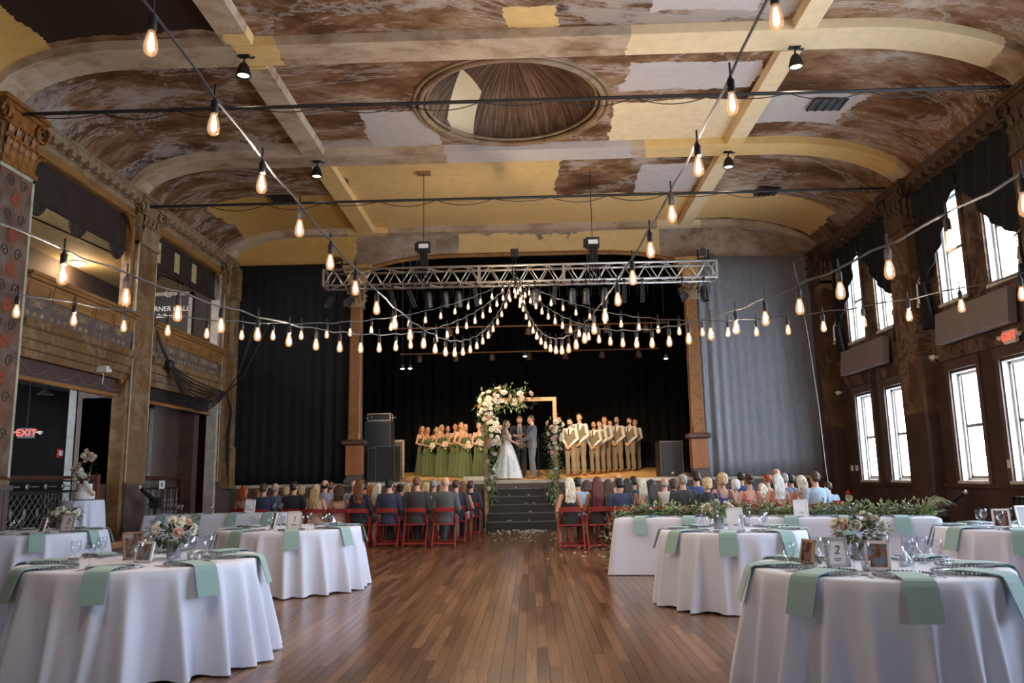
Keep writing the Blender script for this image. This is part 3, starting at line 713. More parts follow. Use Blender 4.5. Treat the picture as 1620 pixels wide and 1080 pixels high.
def rose_mesh(name, m, r=.04):
    mb = MB(); rr = random.Random(4)
    mb.ell((0,0,r*.35), (r*.42,r*.42,r*.5), 8, 5)
    for tier, (n, rad, tilt, h) in enumerate(((3,.35,.15,.95),(5,.62,.45,.85),(6,.9,.9,.6))):
        for k in range(n):
            a = 2*PI*k/n+tier*.5; c, s_ = math.cos(a), math.sin(a)
            def f(u, v):
                w = (u-.5)*1.5*r*math.sin(PI*(.18+.72*v)); out = r*(.12+rad*v**.8*(.6+tilt*.45)) ; z = r*(-.15+h*v*(1-.35*tilt*v)) - .12*r*abs(u-.5)*tilt
                return (c*out - s_*w, s_*out + c*w, z)
            mb.grid(f, 3, 3)
    return mb.mesh(name, m, True)
ROSE_W = rose_mesh('rose', M['petal_white']); ROSE_B = rose_mesh('rose', M['petal_blush'])
def leaf_pts(mb, p, d, L, w, up=Vector((0,0,1)), droop=.2):
    d = Vector(d).normalized(); sd = d.cross(up)
    sd = sd.normalized() if sd.length > 1e-3 else Vector((1,0,0)); n = sd.cross(d)
    p = Vector(p); a = p+d*L*.45 - n*0; b = p+d*L - Vector((0,0,droop*L))
    mb.add([p, a+sd*w/2-n*w*.12, b, a-sd*w/2-n*w*.12, a+n*w*.05], [(0,1,4),(1,2,4),(2,3,4),(3,0,4)])
def rnd_dir(rr):
    while True:
        v = Vector((rr.uniform(-1,1), rr.uniform(-1,1), rr.uniform(-1,1)))
        if .1 < v.length < 1: return v.normalized()
def blooms(parent, spots, rr, blush=.25, s=(.85,1.25)):
    for p, d in spots:
        me = ROSE_B if rr.random() < blush else ROSE_W
        q = Vector((0,0,1)).rotation_difference(Vector(d).normalized()) @ Euler((0,0,rr.uniform(0,6))).to_quaternion()
        o = obj('rose', me, parent, p, q.to_euler(), None, None, rr.uniform(*s))

# shared meshes
def napkin_mesh():
    w, th = .165, .006; path = [(-.06,.014),(.02,.020),(.10,.018),(.17,.016),(.225,.012),(.252,.0),(.270,-.03),(.300,-.12),(.330,-.21)]
    top = []; rings = []
    for i, (x, z) in enumerate(path):
        k = 1 - .06*math.sin(i*.7); rings.append([(x,-w/2*k,z),(x,w/2*k,z),(x-(th if z < 0 else 0),w/2*k,z-(th if z >= 0 else 0)),(x-(th if z < 0 else 0),-w/2*k,z-(th if z >= 0 else 0))])
    mb = MB().loft(rings); return mb.mesh('napkin', M['sage'], False)
NAP = napkin_mesh()
def charger_mesh():
    mb = MB().lathe([(.01,.002),(.10,.002),(.115,.006),(.150,.010),(.162,.013),(.158,.016),(.112,.011),(.098,.007),(.01,.007)], 36); return mb.mesh('dish', M['charger'], True)
CH = charger_mesh()
def beads_mesh():
    mb = MB()
    for k in range(44): a = 2*PI*k/44; mb.ell((.160*math.cos(a), .160*math.sin(a), .013), (.0085,.0085,.0075), 6, 4)
    return mb.mesh('beads', M['bead'], True)
BEADS = beads_mesh()
GOB = MB().lathe([(.0,.0),(.034,.0),(.034,.003),(.010,.010),(.006,.02),(.006,.062),(.012,.072),(.030,.088),(.039,.115),(.038,.150),(.034,.172)], 20, caps=False).mesh('bowl', M['glasswr'], True)
FORK = MB().box(-.003,.003,-.09,.03,.001,.004).box(-.011,.011,.03,.05,.001,.004).box(-.011,-.007,.05,.095,.001,.004).box(-.002,.002,.05,.095,.001,.004).box(.007,.011,.05,.095,.001,.004).mesh('fork', M['silver'])
KNIFE = MB().box(-.005,.005,-.11,-.01,.001,.005).loft([[(-.004,-.01,.001),(.009,-.01,.001),(.009,-.01,.004),(-.004,-.01,.004)],[(-.004,.08,.001),(.010,.07,.001),(.010,.07,.003),(-.004,.08,.003)],[(-.004,.115,.001),(-.001,.112,.001),(-.001,.112,.003),(-.004,.115,.003)]]).mesh('knife', M['silver'])
VOT = MB().lathe([(.0,.0),(.024,.0),(.029,.06),(.027,.06),(.023,.006),(.0,.006)], 14, caps=False).mesh('cup', M['votive'], True)
WAX = MB().lathe([(.0,.007),(.021,.007),(.023,.032),(.0,.034)], 12).mesh('candle', M['wax'], True)

POSN = ['front','front-right','right-hand','back-right','back','back-left','left-hand','front-left']
def posname(a):  # a: angle from +X ; the camera side is -Y
    return POSN[int(round(((a+PI/2) % (2*PI))/(PI/4))) % 8]
def place_setting(cx, cy, z, a, tname, R, pname, flat=True):
    d = Vector((math.cos(a), math.sin(a), 0)); s_ = Vector((-d.y, d.x, 0))
    pc = Vector((cx, cy, z)) + d*(R-.235)
    t = thing('charger', 'smoky beaded glass charger at the %s place of %s' % (pname, tname), 'plate', pc, a, 'chargers on ' + tname)
    obj('dish', CH, t); obj('beads', BEADS, t)
    n = obj('napkin', NAP, None, pc + Vector((0,0,.006)), (0, 0, a)); tag(n, 'sage napkin hanging at the %s place of %s' % (pname, tname), 'napkin', 'sage napkins on ' + tname)
    g = Vector((cx, cy, z)) + d*(R-.43) + s_*.12
    o = obj('goblet', GOB, None, g, (0,0,a)); tag(o, 'clear stemmed goblet at the %s place of %s' % (pname, tname), 'glass', 'goblets on ' + tname)
    if flat:
        for me, nm, off in ((FORK,'fork',.195), (KNIFE,'knife',-.195)):
            o = obj(nm, me, None, pc + s_*off, (0, 0, a+PI/2)); tag(o, 'silver %s at the %s place of %s' % (nm, pname, tname), nm, 'cutlery on ' + tname)
def cloth_round(R, H, seed, flare=.10, nf=22, n=264):
    rr = random.Random(seed); ridges = []
    for k in range(nf): ridges.append(((k+rr.uniform(-.28,.28))*2*PI/nf, rr.uniform(.05,.085)*22/nf, rr.uniform(.6,1.25), rr.uniform(-.05,.05)))
    def fold(t, v):
        s_ = 0
        for a, w, h, lean in ridges:
            d = (t-a-lean*v+PI) % (2*PI)-PI
            if abs(d) < .45: s_ += h*math.exp(-(d/(w*(.75+.35*v)))**2)
        return s_
    rings = []
    for k, z in [(0,0),(.5,0),(.93,0),(.985,-.001),(1,-.012)]: rings.append([(R*k*math.cos(2*PI*i/n), R*k*math.sin(2*PI*i/n), H+z) for i in range(n)])
    for j in range(1, 15):
        v = j/14; ring = []
        for i in range(n):
            t = 2*PI*i/n; f = fold(t, v); r = R + .003 + flare*.12*v + flare*1.05*(v**.85)*f
            ring.append((r*math.cos(t), r*math.sin(t), H-.012-(H-.022)*v+.02*max(0,.5-f)*v**6))
        rings.append(ring)
    mb = MB(); mb.loft(rings, False); return mb.mesh('tablecloth', M['cloth'], True)
LEG = MB().tube([(0,0,.0),(0,0,.72)], .016, 8).mesh('leg', M['black_metal'])
def round_table(cx, cy, R, seed, tname, a0, places=8, flat=True, flare=.10, H=.76):
    t = thing('round_table', 'round folding table hidden under the white cloth, ' + tname, 'table', (cx, cy, 0), 0, 'round dining tables')
    MB().lathe([(0,H-.035),(R-.015,H-.035),(R-.012,H-.02),(R-.015,H-.006),(0,H-.006)], 48).build('tabletop', M['table_wood'], t)
    for k in range(4): obj('leg', LEG, t, (.45*math.cos(PI/4+k*PI/2)*R/.9, .45*math.sin(PI/4+k*PI/2)*R/.9, 0))
    o = obj('tablecloth', cloth_round(R, H, seed, flare), None, (cx, cy, .002)); tag(o, 'white floor-length pleating cloth draped over ' + tname, 'tablecloth', 'white tablecloths')
    for k in range(places):
        a = a0 + 2*PI*k/places; place_setting(cx, cy, H+.003, a, tname, R, posname(a), flat)
    return H+.003
NUM_CARDS = []
def photo_frame(loc, rz, w, h, m, label, kind='card', num=None, pic=None):
    """easel frame leaning back; face towards local -Y"""
    t = thing('picture_frame', label, 'frame', loc, rz); tilt = .22; b = .018
    Rm = Matrix.Rotation(-tilt, 3, 'X')
    fr = MB()
    for (c, s_) in (((0,0,b/2),(w,.016,b)), ((0,0,h-b/2),(w,.016,b)), ((-w/2+b/2,0,h/2),(b,.016,h)), ((w/2-b/2,0,h/2),(b,.016,h))): fr.obox(Rm @ Vector(c), s_, Rm)
    fr.build('border', m, t)
    MB().obox(Rm @ Vector((0,.002,h/2)), (w-2*b,.006,h-2*b), Rm).build('card', M['paper'] if kind == 'card' else pic, t)
    MB().bar(Rm @ Vector((0,.012,h*.7)), (0,.10*h/.2+.03,.0), .03, .004).build('easel_leg', m, t)
    if num:
        o = obj('numeral', text_mesh(num, h*.42, M['ink'], .25, .0006), t)
        o.location = Rm @ Vector((0,-.0035,h*.56)); o.rotation_euler = (PI/2-tilt, 0, 0)
    if kind == 'card':
        l = MB()
        for k, ww in enumerate((.34,.26)): l.obox(Rm @ Vector((0,-.0025,h*(.28-.06*k))), (w*ww,.001,h*.022), Rm)
        l.build('printed_line', M['ink'], t)
    return t
def photo_mat(name, cols):
    t = NT(name); n = t.noise(t.coord('Object'), 16, 3, .6)
    t.col(t.ramp(n.outputs[0], [(.36+.09*i, c) for i, c in enumerate(cols)])); t.b.inputs['Roughness'].default_value = .25; return t.m
PIC1 = photo_mat('couple_photo', [(.10,.045,.025),(.26,.13,.07),(.10,.25,.42),(.30,.20,.13)])
PIC2 = photo_mat('family_photo', [(.02,.015,.015),(.14,.05,.04),(.26,.16,.12),(.05,.03,.03)])
def centerpiece(loc, label, seed, n=15, r=.15, vase=True, blush=.12, trail=0):
    rr = random.Random(seed); t = thing('flower_centerpiece', label, 'flowers', loc, 0)
    if vase: MB().lathe([(0,0),(.052,0),(.058,.05),(.050,.12),(.056,.14),(.048,.14),(.042,.12),(.0,.11)], 18).build('vase', M['vase'], t, True)
    zc = .20 if vase else .05; spots = []
    for k in range(n):
        d = rnd_dir(rr); d.z = abs(d.z)*.9+.05; d.normalize(); spots.append((Vector((0,0,zc)) + Vector((d.x*r, d.y*r, d.z*r*.62)), d))
    blooms(t, spots, rr, blush, (.75,1.15))
    mb = MB()
    for k in range(150):
        d = rnd_dir(rr); d.z = d.z*.7+.1; p = Vector((0,0,zc-.02)) + Vector((d.x*r*.8, d.y*r*.8, d.z*r*.45)); leaf_pts(mb, p, d+rnd_dir(rr)*.5, rr.uniform(.05,.11), rr.uniform(.022,.04))
    for k in range(10):
        d = rnd_dir(rr); d.z = abs(d.z)*.8; mb.tube([Vector((0,0,zc)), Vector((0,0,zc))+d*r*.8, Vector((0,0,zc))+d*r*1.35+Vector((0,0,.02))], .0025, 4)
        for q in range(5): leaf_pts(mb, Vector((0,0,zc))+d*r*(.8+.12*q), d+rnd_dir(rr)*.9, .045, .02)
    mb.build('leaves', M['leaf_dk' if seed % 2 else 'leaf'], t, kind='stuff'); return t
def votives(spots, z, tname):
    for i, (x, y, w) in enumerate(spots):
        t = thing('votive_candle', 'clear votive candle %s on %s' % (w, tname), 'candle', (x, y, z), 0, 'votives on ' + tname)
        obj('cup', VOT, t); obj('candle', WAX, t)

T1 = 'the near-left round table'; T2 = 'the round table left of the aisle'; T3 = 'the far-left round table by the railing'
T6 = 'the near-right round table'; T7 = 'the round table right of the aisle'; T8 = 'the far-right round table under the windows'
zt = round_table(-3.12, 6.5, .90, 1, T1, -PI/2+.13, flare=.16)
centerpiece((-2.93, 6.62, zt), 'large white rose centrepiece in a grey vase on the near-left round table', 3, 18, .18)
photo_frame((-3.22, 6.55, zt), .9, .17, .22, M['frame_wood'], 'wooden picture frame turned aside on the near-left round table', 'photo', None, PIC2)
photo_frame((-3.02, 6.28, zt), -.35, .17, .16, M['frame_white'], 'low white frame with a couple photo below the near-left roses', 'photo', None, PIC1)
votives([(-2.72,6.45,'right of the vase'), (-2.66,6.58,'behind the front candle'), (-2.62,6.35,'nearest the right edge'), (-2.85,6.40,'in front of the vase')], zt, T1)
for i, (dx, dy, wh) in enumerate(((.38,-.10,'right of the vase'), (.46,.05,'far right of the vase'), (.30,.1,'just behind the vase'))):
    o = obj('goblet', GOB, None, (-2.93+dx-.15, 6.5+dy, zt)); tag(o, 'clear goblet clustered %s on the near-left round table' % wh, 'glass', 'goblets on ' + T1)
zt = round_table(-3.16, 10.6, .90, 2, T2, -PI/2+.30, flare=.13)
photo_frame((-2.98, 10.1, zt), .0, .19, .23, M['frame_silver'], 'silver table-number frame on the round table left of the aisle', 'card', '1')
photo_frame((-3.33, 10.35, zt), -1.0, .17, .22, M['frame_white'], 'white frame seen edge-on on the round table left of the aisle', 'photo', None, PIC2)
votives([(-2.72,10.2,'right of the number frame'), (-2.62,10.45,'far right')], zt, T2)
o = obj('glass_jar', MB().lathe([(0,0),(.06,0),(.075,.06),(.07,.13),(.045,.15),(.05,.17),(.044,.17),(.04,.15),(.06,.12),(.066,.06),(.05,.006),(0,.006)], 18, caps=False).mesh('glass_jar', M['glasswr'], True), None, (-2.55, 10.25, zt)); tag(o, 'round clear glass jar right of the number frame on the left-aisle table', 'jar')
zt = round_table(-6.65, 10.7, .90, 3, T3, -PI/2+.62, flare=.10)
centerpiece((-6.38, 11.0, zt), 'low white rose centrepiece on the far-left round table', 5, 13, .17)
photo_frame((-6.05, 10.45, zt), -.1, .19, .24, M['frame_silver'], 'silver frame with table number two on the far-left round table', 'card', '2')
photo_frame((-6.35, 10.4, zt), -.75, .20, .20, M['frame_white'], 'white angled photo frame beside the number on the far-left table', 'photo', None, PIC2)
zt = round_table(2.16, 5.25, .76, 4, T6, -PI/2-.12, flare=.15)
centerpiece((2.22, 5.62, zt), 'white rose centrepiece behind frames on the near-right round table', 7, 17, .16)
photo_frame((1.92, 5.22, zt), .05, .15, .185, M['frame_silver'], 'silver table-number frame on the near-right round table', 'card', '2')
photo_frame((2.08, 5.02, zt), -.5, .145, .175, M['frame_white'], 'white frame with a beach couple photo on the near-right table', 'photo', None, PIC1)
photo_frame((1.78, 5.42, zt), -1.3, .14, .16, M['frame_wood'], 'dark frame behind the number frame on the near-right table', 'photo', None, PIC2)
votives([(2.00,5.00,'between the two frames'), (2.30,5.18,'right of the photo frame'), (2.42,5.35,'nearest the back-right charger')], zt, T6)
for i, (x, y, wh) in enumerate(((1.56,5.05,'in front of the dark frame'), (1.90,4.93,'between the frames'), (2.36,5.22,'right of the beach photo'), (2.28,5.40,'behind the beach photo'))):
    o = obj('goblet', GOB, None, (x, y, zt)); tag(o, 'clear stemmed goblet %s on the near-right round table' % wh, 'glass', 'goblets on ' + T6)
zt = round_table(2.15, 8.85, .76, 5, T7, -PI/2-.30, flare=.13)
centerpiece((2.02, 8.9, zt), 'trailing white and green centrepiece on the table right of the aisle', 8, 10, .15, True)
photo_frame((2.12, 8.55, zt), .05, .17, .24, M['frame_white'], 'tall white printed card frame on the round table right of the aisle', 'card')
zt = round_table(5.0, 8.45, .80, 6, T8, -PI/2-.55, flare=.14)
photo_frame((4.98, 8.3, zt), .05, .22, .22, M['frame_silver'], 'silver frame with number four on the far-right round table', 'card', '4')
photo_frame((4.72, 8.32, zt), -.35, .16, .19, M['frame_white'], 'white photo frame left of number four on the far-right table', 'photo', None, PIC2)

def cloth_rect(L, D, H, seed, flare=.05):
    rr = random.Random(seed); ph = [rr.uniform(0,6.28) for _ in range(4)]; per = []; n = 60; m = 14
    for i in range(n): per.append((-L/2+L*i/n, -D/2, 0, -1, i/n*L))
    for i in range(m): per.append((L/2, -D/2+D*i/m, 1, 0, L+i/m*D))
    for i in range(n): per.append((L/2-L*i/n, D/2, 0, 1, L+D+i/n*L))
    for i in range(m): per.append((-L/2, D/2-D*i/m, -1, 0, 2*L+D+i/m*D))
    rings = [[(0,0,H)]*len(per), [(x*.99, y*.98, H) for x, y, *_ in per], [(x+a*.004, y+b*.004, H-.012) for x, y, a, b, s_ in per]]
    for j in range(1, 11):
        v = j/10; ring = []
        for x, y, a, b, s_ in per:
            corner = math.exp(-((min(abs(x-L/2), abs(x+L/2))/.10)**2))*math.exp(-((min(abs(y-D/2), abs(y+D/2))/.10)**2))
            f = .5*math.sin(5.2*s_+ph[0]+math.sin(1.7*s_+ph[1])) + .3*math.sin(11*s_+ph[2])
            k = flare*v*(.35+.6*f)*1.0
            ring.append((x+a*(.006+k)+math.copysign(.10*v*corner, x), y+b*(.006+k)+math.copysign(.07*v*corner, y), H-.012-(H-.02)*v))
        rings.append(ring)
    return MB().loft(rings, False).mesh('tablecloth', M['cloth'], True)
def long_table(cx, cy, L, D, rz, tname, seed):
    H = .76; t = thing('long_table', 'long folding table hidden under the white cloth, ' + tname, 'table', (cx, cy, 0), rz)
    MB().box(-L/2+.01, L/2-.01, -D/2+.01, D/2-.01, H-.035, H-.006).build('tabletop', M['table_wood'], t)
    for sx in (-1,1):
        for sy in (-1,1): obj('leg', LEG, t, (sx*(L/2-.2), sy*(D/2-.12), 0))
    o = obj('tablecloth', cloth_rect(L, D, H, seed), None, (cx, cy, .002), (0,0,rz)); tag(o, 'white floor-length cloth draped over ' + tname, 'tablecloth', 'white tablecloths')
    return H+.003
T4 = 'the long table on the left'; T9 = 'the garlanded head table'
cx, cy, L = -6.05, 15.75, 2.75; zt = long_table(cx, cy, L, .76, .015, T4, 21)
for k, w in enumerate(('first','second','third','fourth')):
    x = cx-L/2+.36+k*.68
    place_setting(x, cy+.16, zt, -PI/2, T4, .54, w + '-from-left', False)
for k, w in enumerate(('leftmost','second','third','rightmost')):
    o = obj('goblet', GOB, None, (cx-L/2+.45+.62*k, cy+.28, zt)); tag(o, 'clear goblet on the back edge of the long left table, %s of four' % w, 'glass', 'goblets on ' + T4)
photo_frame((-5.55, 15.85, zt), .0, .20, .26, M['frame_white'], 'white printed card frame on the long left table', 'card')
# head table, turned a little towards the room
ang = -.30; ux, uy = math.cos(ang), math.sin(ang); L = 4.1; A = Vector((1.14, 11.42, 0)); ctr = A + Vector((ux, uy, 0))*L/2 + Vector((-uy, ux, 0))*.38
zt = long_table(ctr.x, ctr.y, L, .76, ang, T9, 22)
for k, w in enumerate(('leftmost','second','third','fourth','fifth','rightmost')):
    p = A + Vector((ux, uy, 0))*(.36+.66*k) + Vector((-uy, ux, 0))*.30
    place_setting(p.x, p.y, zt, ang-PI/2, T9, .30, w, False)
photo_frame(tuple(A + Vector((ux,uy,0))*2.48 + Vector((-uy,ux,0))*.30 + Vector((0,0,zt))), ang+.2, .19, .23, M['frame_white'], 'white sign frame standing on the garlanded head table', 'card')
def garland():
    rr = random.Random(17); t = thing('leaf_garland', 'green eucalyptus garland running along the head table and down its left end', 'garland', (0,0,0), 0)
    path = []
    for k in range(60): path.append(A + Vector((ux,uy,0))*(L-.02-k*L/60*.985) + Vector((-uy,ux,0))*(.56+.05*math.sin(k*.5)) + Vector((0,0,zt+.05)))
    e = A + Vector((-uy,ux,0))*.5
    for q in [(-.04,.02,.76),(-.12,.0,.62),(-.17,-.02,.45),(-.17,-.04,.28),(-.13,-.08,.12),(-.07,-.12,.05)]: path.append(Vector((e.x+q[0], e.y+q[1], q[2])))
    def run(m, n, ll, ww, spread, nm):
        mb = MB()
        for k in range(n):
            i = rr.random()*(len(path)-1.01); a = path[int(i)].lerp(path[int(i)+1], i-int(i)); d = rnd_dir(rr)
            low = a.z < zt; p = a + d*rr.uniform(0, spread)*(1.15 if low else 1)
            if not low: p.z = max(zt+.004, p.z); d.z = abs(d.z)*.8
            p.z = max(.01, p.z)
            leaf_pts(mb, p, d + Vector((0,0,.15)), rr.uniform(*ll), rr.uniform(*ww))
        return mb.build(nm, m, t, kind='stuff')
    run(M['leaf_gl'], 1500, (.06,.11), (.035,.055), .13, 'eucalyptus_leaves'); run(M['leaf_lt'], 1300, (.07,.12), (.022,.04), .15, 'fresh_leaves'); run(M['leaf_dk'], 450, (.05,.09), (.025,.04), .10, 'dark_leaves')
    MB().tube(path, .012, 6).build('stem', M['leaf_dk'], t)
garland()
p = A + Vector((ux,uy,0))*(L-.12) + Vector((-uy,ux,0))*.5; rr = random.Random(2); mb = MB()
for k in range(20):
    a = rr.gauss(-.2, .8); h = rr.uniform(.14,.26); r_ = rr.uniform(.18,.40)
    q = [Vector((r_*w*math.cos(a), r_*w*math.sin(a), h*(3.2*w-2.6*w*w))) for w in (0,.15,.3,.45,.6,.75,.88,1)]
    mb.tube(q, [.003,.004,.004,.004,.0035,.003,.002,.001], 4)
t = thing('grass_arrangement', 'spray of fine arching grass on the right end of the head table', 'plant', (p.x, p.y, zt)); mb.build('blades', mat('pale_grass', (.30,.34,.18), .5), t, kind='stuff')
mb = MB()
for k in range(260): d = rnd_dir(rr); d.z = abs(d.z); leaf_pts(mb, d*rr.uniform(.02,.13), d+rnd_dir(rr)*.4, .07, .02)
mb.build('leaves', M['leaf_lt'], t, kind='stuff')
for dx, dz, s_ in ((2.05, .0, 9),):
    centerpiece(tuple(A + Vector((ux,uy,0))*1.28 + Vector((-uy,ux,0))*.5 + Vector((0,0,zt))), 'cluster of white roses set into the head table garland', 9, 9, .15, False)
# cake table on the raised aisle
t5 = 'the small cake table on the side platform'
t = thing('cake_table', 'small round cake table under a white cloth on the side platform', 'table', (-7.82, 13.95, PF))
MB().lathe([(0,.70),(.33,.70),(.335,.715),(.33,.73),(0,.73)], 32).build('tabletop', M['table_wood'], t); MB().tube([(0,0,.02),(0,0,.7)], .03, 8).lathe([(0,0),(.22,0),(.2,.03),(0,.04)], 16).build('pedestal', M['black_metal'], t)
o = obj('tablecloth', cloth_round(.34, .74, 31, .07, 12, 120), None, (-7.82, 13.95, PF+.002)); tag(o, 'white cloth draped over the small cake table', 'tablecloth', 'white tablecloths')
t = thing('wedding_cake', 'white two-tier wedding cake trimmed with roses on the cake table', 'cake', (-7.80, 13.95, PF+.745))
M['icing'] = mat('white_icing', (.78,.76,.76), .5, 0, .05)
MB().lathe([(0,0),(.19,0),(.20,.012),(0,.012)], 28).build('cake_board', M['silver'], t)
MB().lathe([(0,.012),(.165,.012),(.17,.02),(.17,.135),(.160,.15),(0,.15)], 32).build('tier', M['icing'], t, True); MB().lathe([(0,.15),(.115,.15),(.12,.16),(.12,.265),(.11,.28),(0,.28)], 32).build('tier', M['icing'], t, True)
rr = random.Random(9); blooms(t, [((.06+.03*k, -.10-.02*(k % 2), .30-.042*k), (.5,-.8,.4)) for k in range(6)]+[((-.09,-.05,.29),(-.3,-.4,.8)),((-.13,-.09,.2),(-.6,-.7,.2))], rr, .2, (.8,1.1))
t = thing('flower_stand', 'tall white and blush flower arrangement standing behind the wedding cake', 'flowers', (-7.90, 14.25, PF+.0))
MB().tube([(0,0,.74),(0,0,1.15),(.04,0,1.45)], .012, 6).lathe([(0,.0),(.10,.0),(.03,.03),(.02,.7),(.05,.74),(0,.75)], 14).build('vase', M['glasswr'], t, True)
blooms(t, [((.05+rr.uniform(-.13,.1), rr.uniform(-.1,.1), 1.5+rr.uniform(-.09,.12)), (rr.uniform(-.6,.6),-.7,.4)) for k in range(9)]+[((-.16+rr.uniform(-.12,.12), rr.uniform(-.1,.05), 1.22+rr.uniform(-.13,.15)), (rr.uniform(-.6,.6),-.7,.4)) for k in range(10)], rr, .35, (1.0,1.6))
mb = MB()
for k in range(80): d = rnd_dir(rr); leaf_pts(mb, Vector((-.08+d.x*.16, d.y*.1, 1.28+d.z*.22)), d, .08, .03)
mb.build('leaves', M['leaf'], t, kind='stuff')
# ------------------------------------------------------------------ people
def remesh(mb, vox, m, name, sm=3):
    me = mb.mesh(name+'_raw', m); o = bpy.data.objects.new('tmp', me); COL.objects.link(o)
    a = o.modifiers.new('r', 'REMESH'); a.mode = 'VOXEL'; a.voxel_size = vox; a.use_smooth_shade = True
    b = o.modifiers.new('s', 'SMOOTH'); b.factor = .5; b.iterations = sm
    dg = bpy.context.evaluated_depsgraph_get(); ev = o.evaluated_get(dg)
    r = bpy.data.meshes.new_from_object(ev, preserve_all_data_layers=False, depsgraph=dg); r.name = name
    r.materials.clear(); r.materials.append(m); r.polygons.foreach_set('use_smooth', [True]*len(r.polygons))
    bpy.data.objects.remove(o); bpy.data.meshes.remove(me); return r
SKIN = [mat('skin_fair', (.62,.36,.25), .5, 0, .06), mat('skin_tan', (.46,.25,.155), .5, 0, .06), mat('skin_brown', (.24,.12,.07), .5, 0, .06)]
M['eye'] = mat('eyes', (.03,.022,.02), .25); M['lips'] = mat('lips', (.38,.13,.10), .5)
TM = [(.84,.15,.105,.0),(.92,.165,.115,0),(1.00,.155,.108,-.003),(1.08,.145,.102,-.006),(1.18,.152,.108,-.006),(1.29,.172,.12,.0),(1.36,.178,.115,.006),(1.42,.160,.090,.012),(1.465,.085,.065,.014)]
TF = [(.84,.165,.118,.0),(.92,.172,.122,.004),(1.00,.150,.105,.002),(1.07,.126,.092,0),(1.13,.122,.09,-.002),(1.22,.140,.112,-.014),(1.29,.146,.112,-.012),(1.36,.146,.088,.004),(1.42,.120,.07,.012),(1.45,.070,.055,.014)]
def trings(T, off=0.0, z0=0, z1=9, dz=0.0, n=20):
    return [[(( rx+off)*math.cos(2*PI*k/n), y+(ry+off)*math.sin(2*PI*k/n), z+dz) for k in range(n)] for z, rx, ry, y in T if z0 <= z <= z1]
def limb(mb, pts, rs, off=0.0):
    mb.tube(pts, [r+off for r in rs], 12)
    for p, r in zip(pts, rs): mb.ell(p, (r+off,)*3, 10, 7)
def hand(mb, P, D, N, side, curl=.45):
    P = Vector(P); D = Vector(D).normalized(); N = Vector(N); N = (N-D*N.dot(D)).normalized(); S = D.cross(N).normalized()*side
    Mx = Matrix((S, N, D)).transposed(); mb.ell(P+D*.045, (.038,.017,.052), 10, 7, Mx)
    for i, L in enumerate((.072,.082,.076,.058)):
        p = P + D*.082 + S*(.031-.0205*i); d = D.copy()
        for sgm in range(3):
            d = (d*math.cos(curl) + N*math.sin(curl)).normalized() if sgm or curl > .2 else d
            q = p + d*L*(.42,.33,.25)[sgm]; mb.tube([p, q], [.0092-.001*sgm, .0085-.001*sgm], 6); mb.ell(q, (.0085-.001*sgm,)*3, 6, 4); p = q
    p = P + D*.02 + S*.033; d = (D*.6+S*.65+N*.25).normalized(); q = p+d*.042; e = q+(D*.85+N*.45).normalized()*.032
    limb(mb, [p, q, e], [.0125,.0105,.009])
def rot_head(pts_fn, tilt, turn):
    return Matrix.Rotation(turn, 3, 'Z') @ Matrix.Rotation(tilt, 3, 'X')
HC = Vector((0,.0,1.54))
def hx(p, tilt, turn, dz): return HC + rot_head(None, tilt, turn) @ (Vector(p)-HC) + Vector((0,0,dz))
def make_body(sex, arms, seated=False, tilt=0.0, turn=0.0, vox=.0085, stance=0.0):
    T = TM if sex == 'm' else TF; dz = -.44 if seated else 0; mb = MB(); k = 1.0 if sex == 'm' else .86
    mb.loft(trings(T, 0, 0, 9, dz))
    mb.tube([(0,.014,1.43+dz),(0,.008,1.49+dz),(0,.0,1.575+dz)], [.066*k,.056*k,.054*k], 14)
    Mx = rot_head(None, tilt, turn)
    for c, r in (((0,.004,1.648),(.077,.095,.098)), ((0,-.030,1.592),(.060,.068,.072)), ((0,-.058,1.553),(.036,.040,.034)), ((0,-.098,1.607),(.013,.022,.020)), ((0,-.092,1.63),(.010,.016,.024)),
                 ((0,-.080,1.662),(.050,.016,.012)), ((.079,.012,1.62),(.010,.022,.031)), ((-.079,.012,1.62),(.010,.022,.031)), ((.034,-.066,1.60),(.022,.022,.02)), ((-.034,-.066,1.60),(.022,.022,.02))):
        mb.ell(hx(c, tilt, turn, dz), r, 14, 9, Mx)
    sw = .182 if sex == 'm' else .158; joints = []
    for s_ in (1, -1):
        e, w, hd, hn = arms(s_); sh = Vector((s_*sw, .008, 1.395+dz)); e = Vector(e)+Vector((0,0,dz)); w = Vector(w)+Vector((0,0,dz))
        rs = [.060*k, .050*k, .043*k, .040*k, .028*k]; pts = [sh, sh.lerp(e,.5), e, e.lerp(w,.4), w]
        limb(mb, pts, rs); hand(mb, w, hd, hn, s_); joints.append((pts, rs))
        if seated:
            lp = [(s_*.09,0,.50),(s_*.105,-.24,.52),(s_*.11,-.43,.50),(s_*.11,-.43,.28),(s_*.11,-.40,.09)]; foot = (s_*.115,-.47,.045)
        else:
            b = stance*s_; lp = [(s_*.088,.0,.88),(s_*.092,-.004,.70),(s_*.097,-.014+b*.1,.49),(s_*.099,.006+b*.2,.30),(s_*.10,.02+b*.3,.09)]; foot = (s_*.112,-.05+b*.3,.043)
        lr = [.088,.078,.055,.052,.036]; limb(mb, lp, lr); mb.ell(foot, (.042,.12,.04), 12, 7); joints.append((lp, lr))
    me = remesh(mb, vox, SKIN[0], 'body'); return me, T, joints, dz, sex
